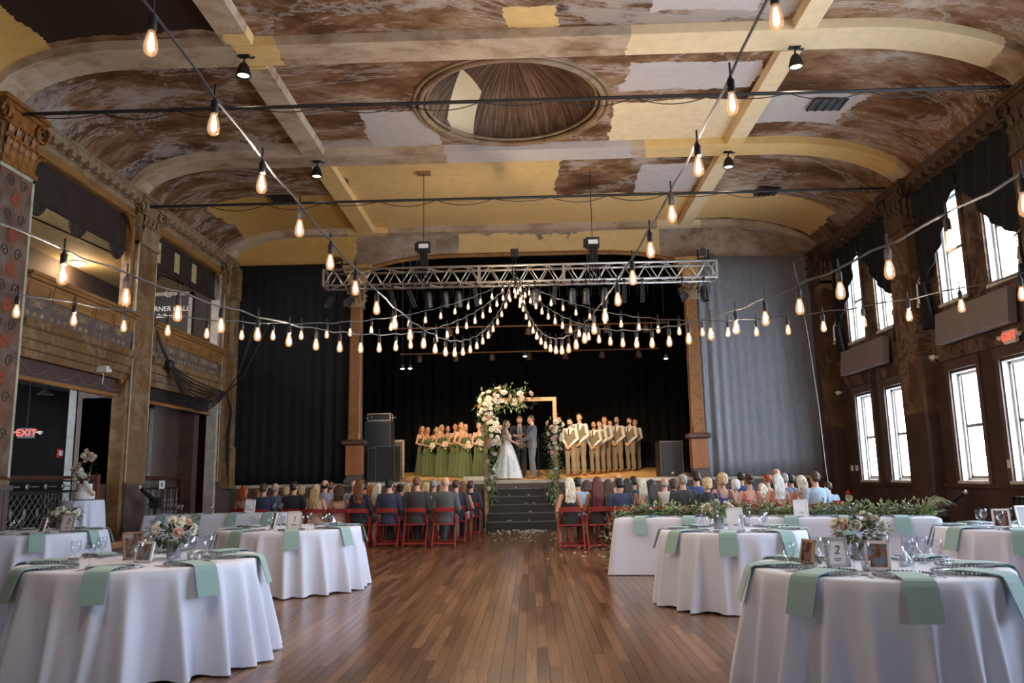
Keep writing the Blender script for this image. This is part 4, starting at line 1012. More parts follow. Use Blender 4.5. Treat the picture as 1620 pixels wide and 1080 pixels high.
def jacket_mesh(B, vox=.013, z0=.83, off=.026):
    me, T, J, dz, sex = B; mb = MB(); mb.loft(trings(T, off, z0, 9, dz))
    for pts, rs in (J[0], J[2]): limb(mb, pts[:-1]+[pts[-1].lerp(pts[-2], .08)], rs, min(.017, off*.65))
    mb.ell((0,.016,1.44+dz), (.088,.075,.045), 14, 7)
    return remesh(mb, vox, M['black_metal'], 'jacket', 2)
def trouser_mesh(B, vox=.013):
    me, T, J, dz, sex = B; mb = MB(); mb.loft(trings(T, .018, 0, 1.02, dz))
    for pts, rs in (J[1], J[3]): limb(mb, pts, [r+.014+.012*(i > 2) for i, r in enumerate(rs)])
    return remesh(mb, vox, M['black_metal'], 'trousers', 2)
def shoe_mesh(B):
    J = B[2]; mb = MB()
    for pts, rs in (J[1], J[3]):
        a = Vector(pts[-1]); mb.ell((a.x*1.08, a.y-.075, .045), (.05,.135,.048), 12, 7)
    return mb.mesh('shoes', M['black_metal'], True)
def vest_mesh(B):
    T = B[1]; n = 28; rows = []
    for j in range(11):
        v = j/10; ring = []
        for k in range(n):
            a = 2*PI*k/n; front = max(0, -math.sin(a)); ztop = 1.425 - .20*front**6; z = .90+(ztop-.90)*v
            i = max(i for i in range(len(T)-1) if T[i][0] <= z) if z >= T[0][0] else 0; t = min(1, (z-T[i][0])/(T[i+1][0]-T[i][0])); g = lambda q: T[i][q]+(T[i+1][q]-T[i][q])*t
            ring.append(((g(1)+.024)*math.cos(a), g(3)+(g(2)+.024)*math.sin(a), z))
        rows.append(ring)
    return MB().loft(rows, False).mesh('vest', M['black_metal'], True)
def skirt(T, z0, rbot, yoff=0.0, folds=9, amp=.02, train=0.0, off=.014, n=72, zb=.01):
    rows = []
    for j in range(15):
        v = j/14; z = z0+(zb-z0)*v; ring = []
        for k in range(n):
            a = 2*PI*k/n; rx = .13+off+(rbot-.13)*(v**.75); ry = .098+off+(rbot*.9-.098)*(v**.75); f = 1+amp/rbot*v*(math.sin(folds*a)+.6*math.sin(folds*1.7//1*a+1.3))*2
            back = max(0, math.sin(a)); ring.append((rx*f*math.cos(a), yoff*v+ry*f*math.sin(a)+train*back*v**4, z))
        rows.append(ring)
    return rows
def gown_mesh(T, strap, rbot, folds, amp, train=0, ztop=1.31):
    mb = MB(); n = 72; rows = []
    for z, rx, ry, y in [t for t in T if 1.0 < t[0] < 1.37]:
        rows.append([((rx+.014)*math.cos(2*PI*k/n), y+(ry+.014)*math.sin(2*PI*k/n), z if z < 1.3 else z-.03-.06*abs(math.cos(2*PI*k/n))**2) for k in range(n)])
    rows = rows[::-1]; mb.loft(rows + skirt(T, 1.06, rbot, 0, folds, amp, train), False)
    if strap:
        for s_ in (-1,1): mb.tube([(s_*.085,-.10,1.29),(s_*.06,-.075,1.39),(s_*.045,.02,1.47),(0,.07,1.46)], [(.03,.008),(.025,.008),(.012,.008),(.01,.008)], 8)
    return mb.mesh('gown', M['black_metal'], True)
def hair_mesh(kind, dz=0.0, tilt=0, turn=0):
    mb = MB(); Mx = rot_head(None, tilt, turn); E = lambda c, r: mb.ell(hx(c, tilt, turn, dz), r, 14, 9, Mx)
    rr = random.Random(len(kind)*7)
    if kind == 'short': E((0,.020,1.672),(.082,.092,.088)); E((0,.045,1.625),(.076,.065,.07)); E((0,-.03,1.715),(.062,.05,.04))
    elif kind == 'crop': E((0,.022,1.668),(.080,.089,.083)); E((0,.045,1.628),(.074,.062,.055))
    elif kind == 'fringe': E((0,.03,1.60),(.081,.078,.05)); E((.055,.03,1.63),(.03,.06,.045)); E((-.055,.03,1.63),(.03,.06,.045))
    elif kind == 'bun': E((0,.025,1.668),(.085,.094,.090)); E((0,.055,1.62),(.072,.06,.06)); E((0,.115,1.70),(.052,.045,.05))
    elif kind == 'low_bun': E((0,.025,1.666),(.086,.094,.092)); E((0,.05,1.61),(.078,.065,.06)); E((0,.105,1.585),(.058,.045,.045))
    elif kind == 'bob':
        E((0,.028,1.665),(.092,.098,.094)); E((0,.05,1.60),(.092,.075,.085))
        for k in range(26): a = rr.uniform(-.4,3.5); E((.075*math.cos(a), .04+.06*math.sin(a), rr.uniform(1.54,1.72)), (.028,.028,.03))
    elif kind == 'cap': E((0,.015,1.675),(.084,.096,.082)); E((0,.05,1.62),(.075,.06,.05)); E((0,-.11,1.685),(.06,.05,.010))
    else:
        E((0,.025,1.668),(.087,.095,.092)); end = {'long': 1.28, 'mid': 1.42, 'verylong': 1.16, 'braids': 1.15}[kind]; n = 18; rows = []
        for j in range(10):
            v = j/9; z = 1.70+(end-1.70)*v; w = .085+.022*math.sin(v*PI*.9)-.02*v; th = .055-.012*v
            rows.append([hx((w*math.cos(2*PI*k/n)*(1+.06*math.sin(k*2.5+j)), .05+.05*min(1,v*2)+th*math.sin(2*PI*k/n)+.01*math.sin(j*1.4), z-.02*math.sin(k*1.9)*v), tilt*.3, turn, dz) for k in range(n)])
        mb.loft(rows)
        for k in range(14 if kind == 'braids' else 9):
            x = -.08+.16*k/(13 if kind == 'braids' else 8); q = [hx((x*(.9+.35*v), .095+.035*math.sin(v*3), 1.70+(end-1.70-.04*rr.random())*v), tilt*.3, turn, dz) for v in (.1,.3,.5,.7,.9,1.02)]
            mb.tube(q, [.014,.016,.015,.014,.012,.004], 6)
    return remesh(mb, .0095, M['black_metal'], 'hair', 2)
def face_meshes(dz=0, tilt=0, turn=0):
    mb = MB(); Mx = rot_head(None, tilt, turn)
    for s_ in (-1,1): mb.ell(hx((s_*.031,-.083,1.632), tilt, turn, dz), (.013,.010,.008), 8, 6, Mx)
    e = mb.mesh('eyes', M['eye'], True); l = MB().ell(hx((0,-.090,1.568), tilt, turn, dz), (.024,.010,.008), 10, 6, Mx).mesh('mouth', M['lips'], True); return e, l
def hairm(name, c): return mat(name, c, .42, 0, .6, 55, (1,1,.10), bump=.9)
HAIR = {'brown': hairm('brown_hair', (.07,.035,.018)), 'dark': hairm('dark_hair', (.02,.013,.010)), 'blonde': hairm('blonde_hair', (.50,.36,.19)), 'pale': hairm('pale_blonde_hair', (.66,.58,.46)),
        'grey': hairm('grey_hair', (.32,.30,.28)), 'red': hairm('red_hair', (.36,.095,.03)), 'auburn': hairm('auburn_hair', (.17,.07,.03)), 'burgundy': hairm('burgundy_braids', (.11,.012,.02)), 'white': hairm('white_hair', (.70,.68,.66)), 'black_cap': mat('black_cap', (.015,.015,.02), .7)}
def fab(n, c, v=.12): return mat(n, c, .75, 0, v, 9, sheen=.2)
FAB = {'navy': fab('navy_suit', (.022,.035,.085)), 'dknavy': fab('dark_navy_suit', (.013,.018,.040)), 'charcoal': fab('charcoal_suit', (.035,.037,.042)), 'grey': fab('grey_suit', (.085,.09,.10)), 'ltgrey': fab('light_grey_suit', (.28,.33,.42)),
       'black': fab('black_cloth', (.012,.012,.015)), 'royal': fab('royal_blue_suit', (.03,.075,.24)), 'blush': fab('blush_dress', (.58,.36,.29)), 'floral': fab('floral_dress', (.50,.27,.24), .6), 'turq': fab('turquoise_dress', (.02,.36,.50)), 'purple': fab('purple_dress', (.11,.08,.33)),
       'pinkred': fab('red_pink_dress', (.60,.12,.17), .7), 'coral': fab('coral_floral_dress', (.62,.25,.17), .6), 'shirt': fab('white_shirt', (.50,.47,.44)), 'ltblue': fab('light_blue_shirt', (.36,.47,.60)), 'slate': fab('slate_shirt', (.10,.12,.20)), 'cream': fab('cream_jacket', (.52,.48,.42)), 'teal': fab('teal_shirt', (.05,.11,.19)),
       'green': fab('olive_green_gown', (.062,.095,.032)), 'taupe': fab('taupe_vest', (.15,.125,.085)), 'taupe_tr': fab('taupe_trousers', (.165,.135,.095)), 'gown': fab('ivory_bridal_gown', (.74,.78,.80)), 'groom': fab('blue_grey_suit', (.125,.14,.17)), 'tie': fab('dark_green_tie', (.02,.03,.02)), 'shoe': mat('tan_shoe', (.22,.10,.05), .35), 'bshoe': mat('black_shoe', (.02,.018,.018), .3)}
def veil_mat():
    t = NT('veil_tulle'); t.col((.85,.85,.83)); t.b.inputs['Alpha'].default_value = .55; t.b.inputs['Roughness'].default_value = .8; return t.m
M['veil'] = veil_mat()
ARM_SIT = lambda s_: ((s_*.25,.0,1.13), (s_*.09,-.25,1.03), (-s_*.5,-.6,-.35), (0,-.1,-1))
ARM_CLASP = lambda s_: ((s_*.245,.01,1.12), (s_*.075,-.175,.93), (-s_*.62,-.25,-.72), (0,.9,-.3))
ARM_BOUQ = lambda s_: ((s_*.225,.03,1.12), (s_*.075,-.20,1.03), (-s_*.75,-.45,.15), (0,.5,.8))
ARM_HOLD = lambda s_: ((s_*.20,-.10,1.13), (s_*.075,-.335,1.03), (-s_*.15,-.9,.1), (0,0,-1) if s_ > 0 else (0,0,1))
def ARM_BOOK(s_): return ((.24,-.03,1.13), (.13,-.26,1.17), (-.3,-.5,.75), (-.5,-.6,-.2)) if s_ > 0 else ((-.25,-.03,1.12), (-.11,-.28,1.12), (.45,-.85,.1), (0,0,1))
sitM = make_body('m', ARM_SIT, True, vox=.011); sitF = make_body('f', ARM_SIT, True, vox=.011)
gm = make_body('m', ARM_CLASP, tilt=.03); bmd = make_body('f', ARM_BOUQ); grm = make_body('m', ARM_HOLD, tilt=.22); brd = make_body('f', ARM_HOLD, tilt=-.02); off_ = make_body('m', ARM_BOOK, tilt=.20)
sit_jacket = jacket_mesh(sitM, z0=.80); sit_shirt = jacket_mesh(sitM, z0=.80, off=.015); sit_tr = trouser_mesh(sitM); sit_jacketF = jacket_mesh(sitF, z0=.84, off=.014)
def sit_dress_mesh(open_back):
    T = [t for t in TF if t[0] < (1.30 if open_back else 1.37)]; mb = MB(); mb.loft(trings(T, .013, 0, 9, -.44))
    for pts, rs in (sitF[2][1], sitF[2][3]): limb(mb, pts[:3], rs[:3], .03)
    for s_ in (-1,1): mb.tube([(s_*.09,.10,.84),(s_*.105,.05,.985),(s_*.10,-.06,.90)], [.022,.022,.022], 8)
    return remesh(mb, .012, M['black_metal'], 'dress', 2)
sit_dress = sit_dress_mesh(False); sit_dressV = sit_dress_mesh(True)
sit_shoe = shoe_mesh(sitM)
SH = {k: hair_mesh(k, -.44) for k in ('short','crop','fringe','bun','bob','long','mid','verylong','braids','cap')}
EYE_S, LIP_S = face_meshes(-.44)
def person(label, loc, rz, scale, parts, group=None):
    t = thing('person', label, 'person', loc, rz, group)
    for nm, me, m in parts:
        obj(nm, me, t, None, None, None, m, scale)
    return t
# chair prototype (front = -Y)
M['redwood'] = mat('red_stained_wood', (.27,.028,.022), .35, 0, .3, 8, (6,6,1), rnd=.15)
ch0 = MB(); CHP = {}
CHP['seat'] = MB().box(-.20,.20,-.20,.20,.435,.462).mesh('seat', M['redwood'])
back = MB(); rows = []
for k in range(9): u = k/8-.5; rows.append([(u*.45, .215+.035*(1-4*u*u)-.02, .695),(u*.45, .215+.035*(1-4*u*u)+.0, .695),(u*.45, .225+.035*(1-4*u*u)+.0, .785-.012*4*u*u),(u*.45, .225+.035*(1-4*u*u)-.02, .785-.012*4*u*u)])
CHP['back_rail'] = back.loft(rows).mesh('back_rail', M['redwood'])
CHP['lower_rail'] = MB().box(-.2,.2,.175,.195,.55,.585).mesh('lower_rail', M['redwood'])
def chair(loc, rz, label, bag=False):
    t = thing('folding_chair', label, 'chair', loc, rz, 'red folding chairs')
    for nm in ('seat','back_rail'): obj(nm, CHP[nm], t)
    for s_ in (-1,1):
        obj('leg', CHP['long_l' if s_ < 0 else 'long_r'], t); obj('leg', CHP['rear_l' if s_ < 0 else 'rear_r'], t)
    obj('stretcher', CHP['st'], t); obj('stretcher', CHP['st2'], t); return t
for s_, n in ((-1,'l'),(1,'r')):
    CHP['long_'+n] = MB().bar((s_*.205,-.27,0),(s_*.205,.225,.76),.028,.042).mesh('leg', M['redwood'])
    CHP['rear_'+n] = MB().bar((s_*.232,.30,0),(s_*.232,.02,.60),.028,.042).mesh('leg', M['redwood'])
CHP['st'] = MB().box(-.23,.23,.268,.288,.065,.10).mesh('stretcher', M['redwood']); CHP['st2'] = MB().box(-.2,.2,-.235,-.215,.08,.11).mesh('stretcher', M['redwood'])
# seated guests: (pixel column used as bearing, distance, sex, garment, fabric, hair style, hair colour, skin, scale, description)
GL = [ # left block
 (426,17.4,'m','jacket','navy','short','brown',0,1.0,'man in a navy suit at the left end of the back row, brown hair'),
 (473,17.3,'m','jacket','dknavy','short','dark',0,1.02,'dark-haired man in a dark navy suit behind the long left table'),
 (508,17.0,'f','dress','blush','verylong','blonde',0,.97,'woman with long wavy blonde hair in the left back row'),
 (544,17.0,'f','dress','blush','mid','brown',1,.95,'woman with dark brown hair and blush dress in the left back row'),
 (576,16.8,'f','jacketF','dknavy','long','auburn',0,1.03,'woman with long brown hair in a navy jacket, left back row'),
 (621,16.7,'m','jacket','navy','cap','black_cap',0,1.03,'man wearing a dark flat cap and navy suit in the left back row'),
 (664,16.65,'m','jacket','charcoal','crop','auburn',0,1.06,'broad man in a charcoal suit with cropped reddish hair'),
 (708,16.6,'m','jacket','grey','none','grey',0,1.05,'bald man in a grey suit at the aisle end of the left back row'),
 (396,18.4,'f','dress','floral','mid','red',0,.97,'red-haired woman in a floral dress by the left wall'),
 (444,18.3,'m','shirt','slate','fringe','grey',0,1.0,'balding grey-haired man in a slate shirt, second left row'),
 (485,18.3,'f','dressV','blush','bob','blonde',0,.95,'woman with short blonde hair and bare shoulders, second left row'),
 (521,18.1,'m','jacket','ltgrey','fringe','dark',0,1.04,'balding man in a light grey suit, second left row'),
 (604,17.7,'f','dressV','blush','long','pale',0,.97,'woman with pale blonde hair behind the man in the cap'),
 (638,17.7,'f','jacketF','black','bun','dark',1,.95,'woman with dark pinned-up hair, second left row'),
 (678,17.7,'f','dress','charcoal','long','blonde',0,.97,'woman with straight blonde hair, second left row'),
 (724,17.6,'m','jacket','dknavy','crop','brown',0,1.0,'man in a dark suit at the aisle end of the second left row'),
 (461,19.3,'f','dress','coral','bob','blonde',0,.93,'woman with bobbed blonde hair in the third left row'),
 (530,19.3,'m','shirt','teal','short','auburn',0,1.0,'auburn-haired man in a teal shirt in the third left row'),
 (566,19.1,'m','shirt','ltblue','none','grey',0,1.02,'bald man in a pale shirt in the third left row'),
 (593,18.7,'f','dress','coral','mid','red',0,.93,'girl with ginger hair in the third left row'),
 (650,18.7,'f','dress','floral','long','blonde',0,.96,'woman with long sandy hair in the third left row'),
 (690,18.7,'m','jacket','grey','short','grey',0,1.01,'grey-haired man in a grey suit in the third left row'),
 (734,18.6,'f','dressV','ltblue','mid','auburn',1,.96,'woman with auburn hair and bare arms by the aisle'),
 (747,19.5,'m','jacket','dknavy','short','brown',0,.97,'man in a dark suit in the front row beside the steps'),
 (415,19.3,'f','dress','floral','mid','auburn',0,.9,'girl with auburn hair behind the navy suits'),
 (625,19.6,'f','dress','blush','bun','brown',0,.95,'woman with a brown bun in the left front row'),
 (668,19.6,'m','jacket','charcoal','short','brown',0,.98,'brown-haired man in charcoal in the left front row'),
 (706,19.6,'f','dress','purple','mid','blonde',0,.95,'blonde woman in purple in the left front row'),
 (583,19.6,'m','jacket','navy','short','dark',0,.98,'dark-haired man in navy in the left front row'),
]
GR = [
 (898,15.5,'f','dress','black','long','pale',0,1.0,'ash-blonde woman in a black dress at the aisle end of the right back row'),
 (941,15.5,'f','dress','black','braids','burgundy',2,1.0,'woman with long burgundy braids in the right back row'),
 (975,15.4,'m','jacket','navy','short','dark',1,.98,'dark-haired man in a navy suit, right back row'),
 (1023,15.3,'f','dressV','turq','verylong','dark',1,.95,'woman with long dark hair in a turquoise dress'),
 (1072,15.2,'m','jacket','charcoal','short','grey',0,1.02,'grey-haired man in a charcoal suit, right back row'),
 (1108,15.0,'f','jacketF','black','bob','blonde',0,.97,'woman with short blonde hair and a black top'),
 (1132,15.6,'f','dressV','purple','bob','blonde',0,1.03,'woman with curly blonde hair in a purple dress'),
 (1173,15.3,'f','dressV','pinkred','bun','brown',0,1.0,'woman with a brown bun and red and pink ruffled dress'),
 (1215,15.2,'f','dress','coral','long','white',0,1.0,'woman with long white-blonde hair in a coral floral dress'),
 (1251,15.4,'f','dressV','coral','mid','pale',0,.97,'woman with straight blonde hair beside the blue-shirted man'),
 (1273,15.1,'m','shirt','ltblue','short','brown',0,1.02,'man in a light blue shirt at the right end of the back row'),
 (911,16.6,'m','shirt','ltblue','short','dark',0,1.0,'dark-haired man in a pale blue shirt, second right row'),
 (958,16.6,'f','dress','blush','long','brown',0,.96,'brown-haired woman in blush, second right row'),
 (987,16.5,'f','dressV','floral','long','dark',1,.97,'woman with long dark hair in a floral dress, second right row'),
 (1009,16.6,'f','dress','cream','long','pale',0,.96,'woman with pale long hair in cream, second right row'),
 (1044,16.4,'m','jacket','cream','fringe','grey',0,.97,'balding man in a cream jacket, second right row'),
 (1093,16.4,'m','jacket','royal','short','dark',0,1.06,'dark-haired man in a royal blue suit'),
 (1151,16.4,'f','dress','cream','bob','white',0,.93,'white-haired woman in the second right row'),
 (1161,17.4,'m','jacket','royal','crop','dark',1,1.04,'man with cropped dark hair in a blue suit, third right row'),
 (1191,16.2,'f','dress','cream','mid','pale',0,.86,'blonde child in a pale dress, second right row'),
 (1201,17.3,'f','dress','black','crop','red',0,1.0,'person with ginger hair and a black top in the third right row'),
 (1215,17.9,'m','jacket','black','fringe','auburn',0,1.08,'balding man in a black suit, third right row'),
 (1226,16.6,'m','shirt','slate','short','grey',0,1.0,'grey-haired man in a slate shirt, second right row'),
 (1236,17.4,'m','shirt','teal','short','dark',1,.98,'dark-haired man in a teal shirt, third right row'),
 (973,17.7,'m','shirt','cream','none','grey',0,1.04,'bald man in a pale shirt in the third right row'),
 (997,17.6,'m','jacket','navy','short','dark',1,1.0,'black-haired man in navy, third right row'),
 (925,17.7,'f','dress','cream','mid','brown',0,.95,'brown-haired woman in a pale dress, third right row'),
 (1292,16.3,'m','shirt','ltblue','short','brown',0,.86,'boy in a blue shirt at the far right of the guests'),
 (1058,17.6,'f','dress','blush','bob','brown',0,.95,'woman with bobbed brown hair, third right row'),
 (1128,17.5,'m','jacket','grey','short','grey',0,.98,'grey-haired man in grey, third right row'),
]
rg = random.Random(77)
for (px, d, sex, gar, fb_, hs, hc, sk, sc_, desc) in GL + GR:
    x = (px-840.8)/1260*d*1.012; B = sitM if sex == 'm' else sitF; fm = FAB[fb_]; parts = [('body', B[0], SKIN[sk])]
    if gar in ('jacket','shirt'): parts += [('jacket' if gar == 'jacket' else 'shirt', sit_jacket if gar == 'jacket' else sit_shirt, fm), ('trousers', sit_tr, fm if gar == 'jacket' else FAB['charcoal']), ('shoes', sit_shoe, FAB['bshoe'])]
    elif gar == 'jacketF': parts += [('jacket', sit_jacketF, fm), ('dress', sit_dress, fm)]
    else: parts += [('dress', sit_dress if gar == 'dress' else sit_dressV, fm)]
    if hs != 'none': parts.append(('cap' if hs == 'cap' else 'hair', SH[hs], HAIR[hc]))
    parts += [('eyes', EYE_S, M['eye']), ('mouth', LIP_S, M['lips'])]
    a = PI + rg.uniform(-.12,.12) + (-.12 if px < 840 else .12)
    person(desc[0].upper()+desc[1:], (x, d, .018), a, sc_, parts, 'seated wedding guests')
    chair((x, d, 0), PI + (-.06 if px < 840 else .06), 'red folding chair under the ' + ' '.join(desc.replace(',', '').split()[:11]))
# ---- wedding party on the stage
def bearing(px, d): return (px-840.8)/1260*d*1.012
gown_b = gown_mesh(TF, True, .225, 8, .020); gown_w = gown_mesh(TF, False, .46, 13, .02, .35)
EYE, LIP = face_meshes(); H2 = {k: hair_mesh(k) for k in ('low_bun','long','mid','short','crop')}
bq_rr = random.Random(5)
def bouquet(loc, rz, label):
    t = thing('bridal_bouquet', label, 'bouquet', loc, rz, 'hand-held bouquets'); sp_ = []
    for k in range(11): d = rnd_dir(bq_rr); d.y = -abs(d.y)*.8-.1; d.normalize(); q_ = .35+.65*(k % 3)/2; sp_.append((Vector((d.x*.14*q_, -.03-.07*abs(d.y), d.z*.12*q_)), d))
    blooms(t, sp_, bq_rr, .15, (1.3,1.8)); mb = MB()
    for k in range(46): d = rnd_dir(bq_rr); d.y = -abs(d.y)*.5; leaf_pts(mb, Vector((d.x*.13, d.y*.05, d.z*.11)), d, bq_rr.uniform(.08,.14), .04)
    mb.build('leaves', M['leaf_lt'], t, kind='stuff'); MB().tube([(0,.02,-.03),(0,.05,-.16)], [.022,.014], 8).build('stems', M['leaf_dk'], t); return t
ordn = ['nearest the flower arch','second from the flower arch','third from the flower arch','fourth from the flower arch','fifth from the flower arch','sixth from the flower arch','seventh from the flower arch','second from the far left','farthest left']
BM = [(761,24.0,.94,'low_bun','blonde'),(740,24.2,.92,'mid','blonde'),(733,24.8,.97,'mid','auburn'),(723.5,25.4,.95,'low_bun','brown'),(712,26.1,.93,'long','dark'),(703,25.6,.94,'mid','blonde'),(694,26.6,.92,'long','brown'),(681,26.2,.91,'mid','red'),(672,27.1,.95,'long','auburn')]
for k, (px, d, sc_, hs, hc) in enumerate(BM):
    x = bearing(px, d); z = stage_z(d)+.002; a = .28 + .05*k
    person('Bridesmaid in a long olive green gown, %s' % ordn[k], (x, d, z), a, sc_, [('body', bmd[0], SKIN[k % 2 if k != 4 else 1]), ('gown', gown_b, FAB['green']), ('hair', H2[hs], HAIR[hc]), ('eyes', EYE, M['eye']), ('mouth', LIP, M['lips'])], 'bridesmaids in green')
    f = Vector((math.sin(a), -math.cos(a), 0))*.27*sc_
    bouquet((x+f.x, d+f.y, z+1.07*sc_), a, 'white and green bouquet held by the bridesmaid %s' % ordn[k])
GMN = ['beside the right flower post','tall, second from the flower post','third from the flower post','half hidden, fourth from the flower post','fifth from the flower post','in the back, sixth from the flower post','bearded, seventh from the flower post','bearded, second from the far right','farthest right']
GMS = [(902,24.2,.98,'short','dark',0),(917,24.5,1.07,'short','brown',0),(939,25.3,.94,'crop','brown',1),(948,25.9,.96,'short','dark',0),(956,26.5,1.05,'short','brown',0),(964,27.4,.97,'short','blonde',0),(975,26.8,1.04,'crop','dark',1),(994.5,27.3,1.03,'short','dark',0),(1003,28.4,1.0,'short','blonde',0)]
gm_shirt = jacket_mesh(gm, off=.012, z0=.9); gm_vest = vest_mesh(gm); gm_tr = trouser_mesh(gm); gm_shoe = shoe_mesh(gm)
tie_me = MB().loft([[(-w,y,z),(w,y,z),(w,y+.012,z),(-w,y+.012,z)] for z, w, y in ((1.44,.016,-.098),(1.40,.013,-.118),(1.22,.026,-.140))]).mesh('tie', FAB['tie'])
bout_me = MB().ell((.085,-.148,1.33), (.018,.014,.018), 8, 6).ell((.088,-.146,1.305), (.012,.01,.02), 6, 4).mesh('boutonniere', M['petal_white'], True)
beard_me = MB().ell((0,-.062,1.553), (.052,.052,.040), 12, 8).mesh('beard', HAIR['dark'], True)
for k, (px, d, sc_, hs, hc, sk) in enumerate(GMS):
    x = bearing(px, d); z = stage_z(d)+.002; a = -.42 - .03*k
    pp = [('body', gm[0], SKIN[sk]), ('shirt', gm_shirt, FAB['shirt']), ('vest', gm_vest, FAB['taupe']), ('trousers', gm_tr, FAB['taupe_tr']), ('shoes', gm_shoe, FAB['shoe']), ('hair', H2[hs], HAIR[hc]), ('tie', tie_me, FAB['tie']), ('boutonniere', bout_me, M['petal_white']), ('eyes', EYE, M['eye']), ('mouth', LIP, M['lips'])]
    if 'bearded' in GMN[k] or k in (0, 2): pp.append(('beard', beard_me, HAIR[hc]))
    person('Groomsman in a white shirt and taupe vest, %s' % GMN[k], (x, d, z), a, sc_, pp, 'groomsmen in vests')
# couple and officiant
d = 23.2; zc = stage_z(d)+.002; xg, xb_ = bearing(843, d), bearing(804, d)
e2, l2 = face_meshes(0, .22); e3, l3 = face_meshes(0, -.02); e4, l4 = face_meshes(0, .20)
person('Groom in a blue-grey suit holding the hands of the bride', (xg, d, zc), -PI/2+.12, 1.03, [('body', grm[0], SKIN[0]), ('jacket', jacket_mesh(grm, z0=.80), FAB['groom']), ('trousers', trouser_mesh(grm), FAB['groom']), ('shoes', shoe_mesh(grm), FAB['shoe']), ('hair', hair_mesh('short', 0, .22), HAIR['brown']), ('eyes', e2, M['eye']), ('mouth', l2, M['lips'])])
def veil_f(u, v):
    z = 1.70-1.69*v; w = .085+.20*v**.8; a = (u-.5)*2
    return (a*w*(1+.05*math.sin(u*30)), .105+.16*v+.22*v**3+.03*math.sin(u*26)*v-.05*a*a*(1-v*.3), z)
vm_ = MB().grid(veil_f, 40, 20).mesh('veil', M['veil'], True)
person('Bride in an ivory gown and long veil facing the groom', (xb_, d, zc), PI/2-.12, .96, [('body', brd[0], SKIN[0]), ('gown', gown_w, FAB['gown']), ('veil', vm_, M['veil']), ('hair', hair_mesh('low_bun', 0, -.02), HAIR['brown']), ('eyes', e3, M['eye']), ('mouth', l3, M['lips'])])
do = 24.0; xo = bearing(824, do); zo = stage_z(do)+.002
person('Bearded officiant in a black suit standing behind the couple', (xo, do, zo), 0, 1.04, [('body', off_[0], SKIN[0]), ('shirt', jacket_mesh(off_, off=.008, z0=1.0), FAB['shirt']), ('jacket', None, None)][:2] + [('trousers', trouser_mesh(off_), FAB['black']), ('shoes', shoe_mesh(off_), FAB['bshoe']), ('hair', hair_mesh('short', 0, .20), HAIR['auburn']), ('beard', beard_me, HAIR['auburn']), ('tie', tie_me, FAB['slate']), ('eyes', e4, M['eye']), ('mouth', l4, M['lips'])])
offp = [o for o in bpy.data.objects if o.name.startswith('person') and o.get('label', '').startswith('Bearded officiant')][0]
def open_jacket(B):
    me, T, J, dz, sex = B; mb = MB(); n = 28; rows = []
    for z, rx, ry, y in [t for t in T if t[0] >= .84]:
        op = .32 if z > 1.02 else .12
        rows.append([((rx+.022)*math.cos(-PI/2+op+(2*PI-2*op)*k/n), y+(ry+.022)*math.sin(-PI/2+op+(2*PI-2*op)*k/n), z) for k in range(n+1)])
    mb.loft(rows, False, 0, False)
    for pts, rs in (J[0], J[2]): limb(mb, pts[:-1]+[pts[-1].lerp(pts[-2], .08)], rs, .018)
    return mb.mesh('jacket', FAB['black'], True)
obj('jacket', open_jacket(off_), offp, None, None, None, None, 1.04)
o = obj('open_book', MB().obox((-.07,0,.0), (.14,.10,.02), Matrix.Rotation(.3, 3, 'Y')).obox((.07,0,.0), (.14,.10,.02), Matrix.Rotation(-.3, 3, 'Y')).mesh('open_book', mat('tan_book', (.40,.26,.15), .6)), None, (xo-.06, do-.40, zo+1.21), (.9,0,0)); tag(o, 'tan folder of vows held open by the officiant', 'book')
bouquet((xo+.02, do-.46, zo+.98), 0, 'white bouquet held between the couple in front of the officiant')
# ------------------------------------------------------------------ festoon strings
def bulb_glass():
    t = NT('bulb_amber_glass'); tr = t.n('ShaderNodeBsdfTransparent'); tr.inputs[0].default_value = (1,.90,.78,1)
    em = t.n('ShaderNodeEmission'); em.inputs[0].default_value = (1,.52,.22,1); em.inputs[1].default_value = 1.0
    gl = t.n('ShaderNodeBsdfGlossy'); gl.inputs['Roughness'].default_value = .08
    m1 = t.n('ShaderNodeMixShader'); m1.inputs[0].default_value = .42; t.t.links.new(tr.outputs[0], m1.inputs[1]); t.t.links.new(em.outputs[0], m1.inputs[2])
    m2 = t.n('ShaderNodeMixShader'); m2.inputs[0].default_value = .06; t.t.links.new(m1.outputs[0], m2.inputs[1]); t.t.links.new(gl.outputs[0], m2.inputs[2])
    t.t.links.new(m2.outputs[0], t.out.inputs[0]); return t.m
M['bulb'] = bulb_glass(); M['filament'] = emis('glowing_filament', (1,.88,.75), BULB_POWER)
BULB = MB().lathe([(.0,-.130),(.018,-.127),(.029,-.113),(.032,-.09),(.029,-.063),(.021,-.033),(.014,-.005),(.013,.0),(.0,.0)], 14).mesh('bulb', M['bulb'], True)
FIL = MB().lathe([(.004,-.108),(.013,-.100),(.014,-.075),(.010,-.045),(.005,-.02)], 10).mesh('filament', M['filament'], True)
def bulb_light(parent, p, k=1.0):
    L = bpy.data.lights.new('bulb_light', 'POINT'); L.energy = BULB_WATT*k; L.color = (1,.88,.75); L.shadow_soft_size = .006
    o = bpy.data.objects.new('bulb_light', L); COL.objects.link(o); o.parent = parent; o.location = (p[0]+.021, p[1], p[2]-.085)
SOCK = MB().lathe([(.006,.10),(.010,.07),(.020,.06),(.021,.0),(.018,-.008)], 10).tube([(0,0,.07),(0,0,.16)], .006, 6).mesh('socket', M['cable'], True)
HUB = Vector((-.25, 17.25, 5.66))
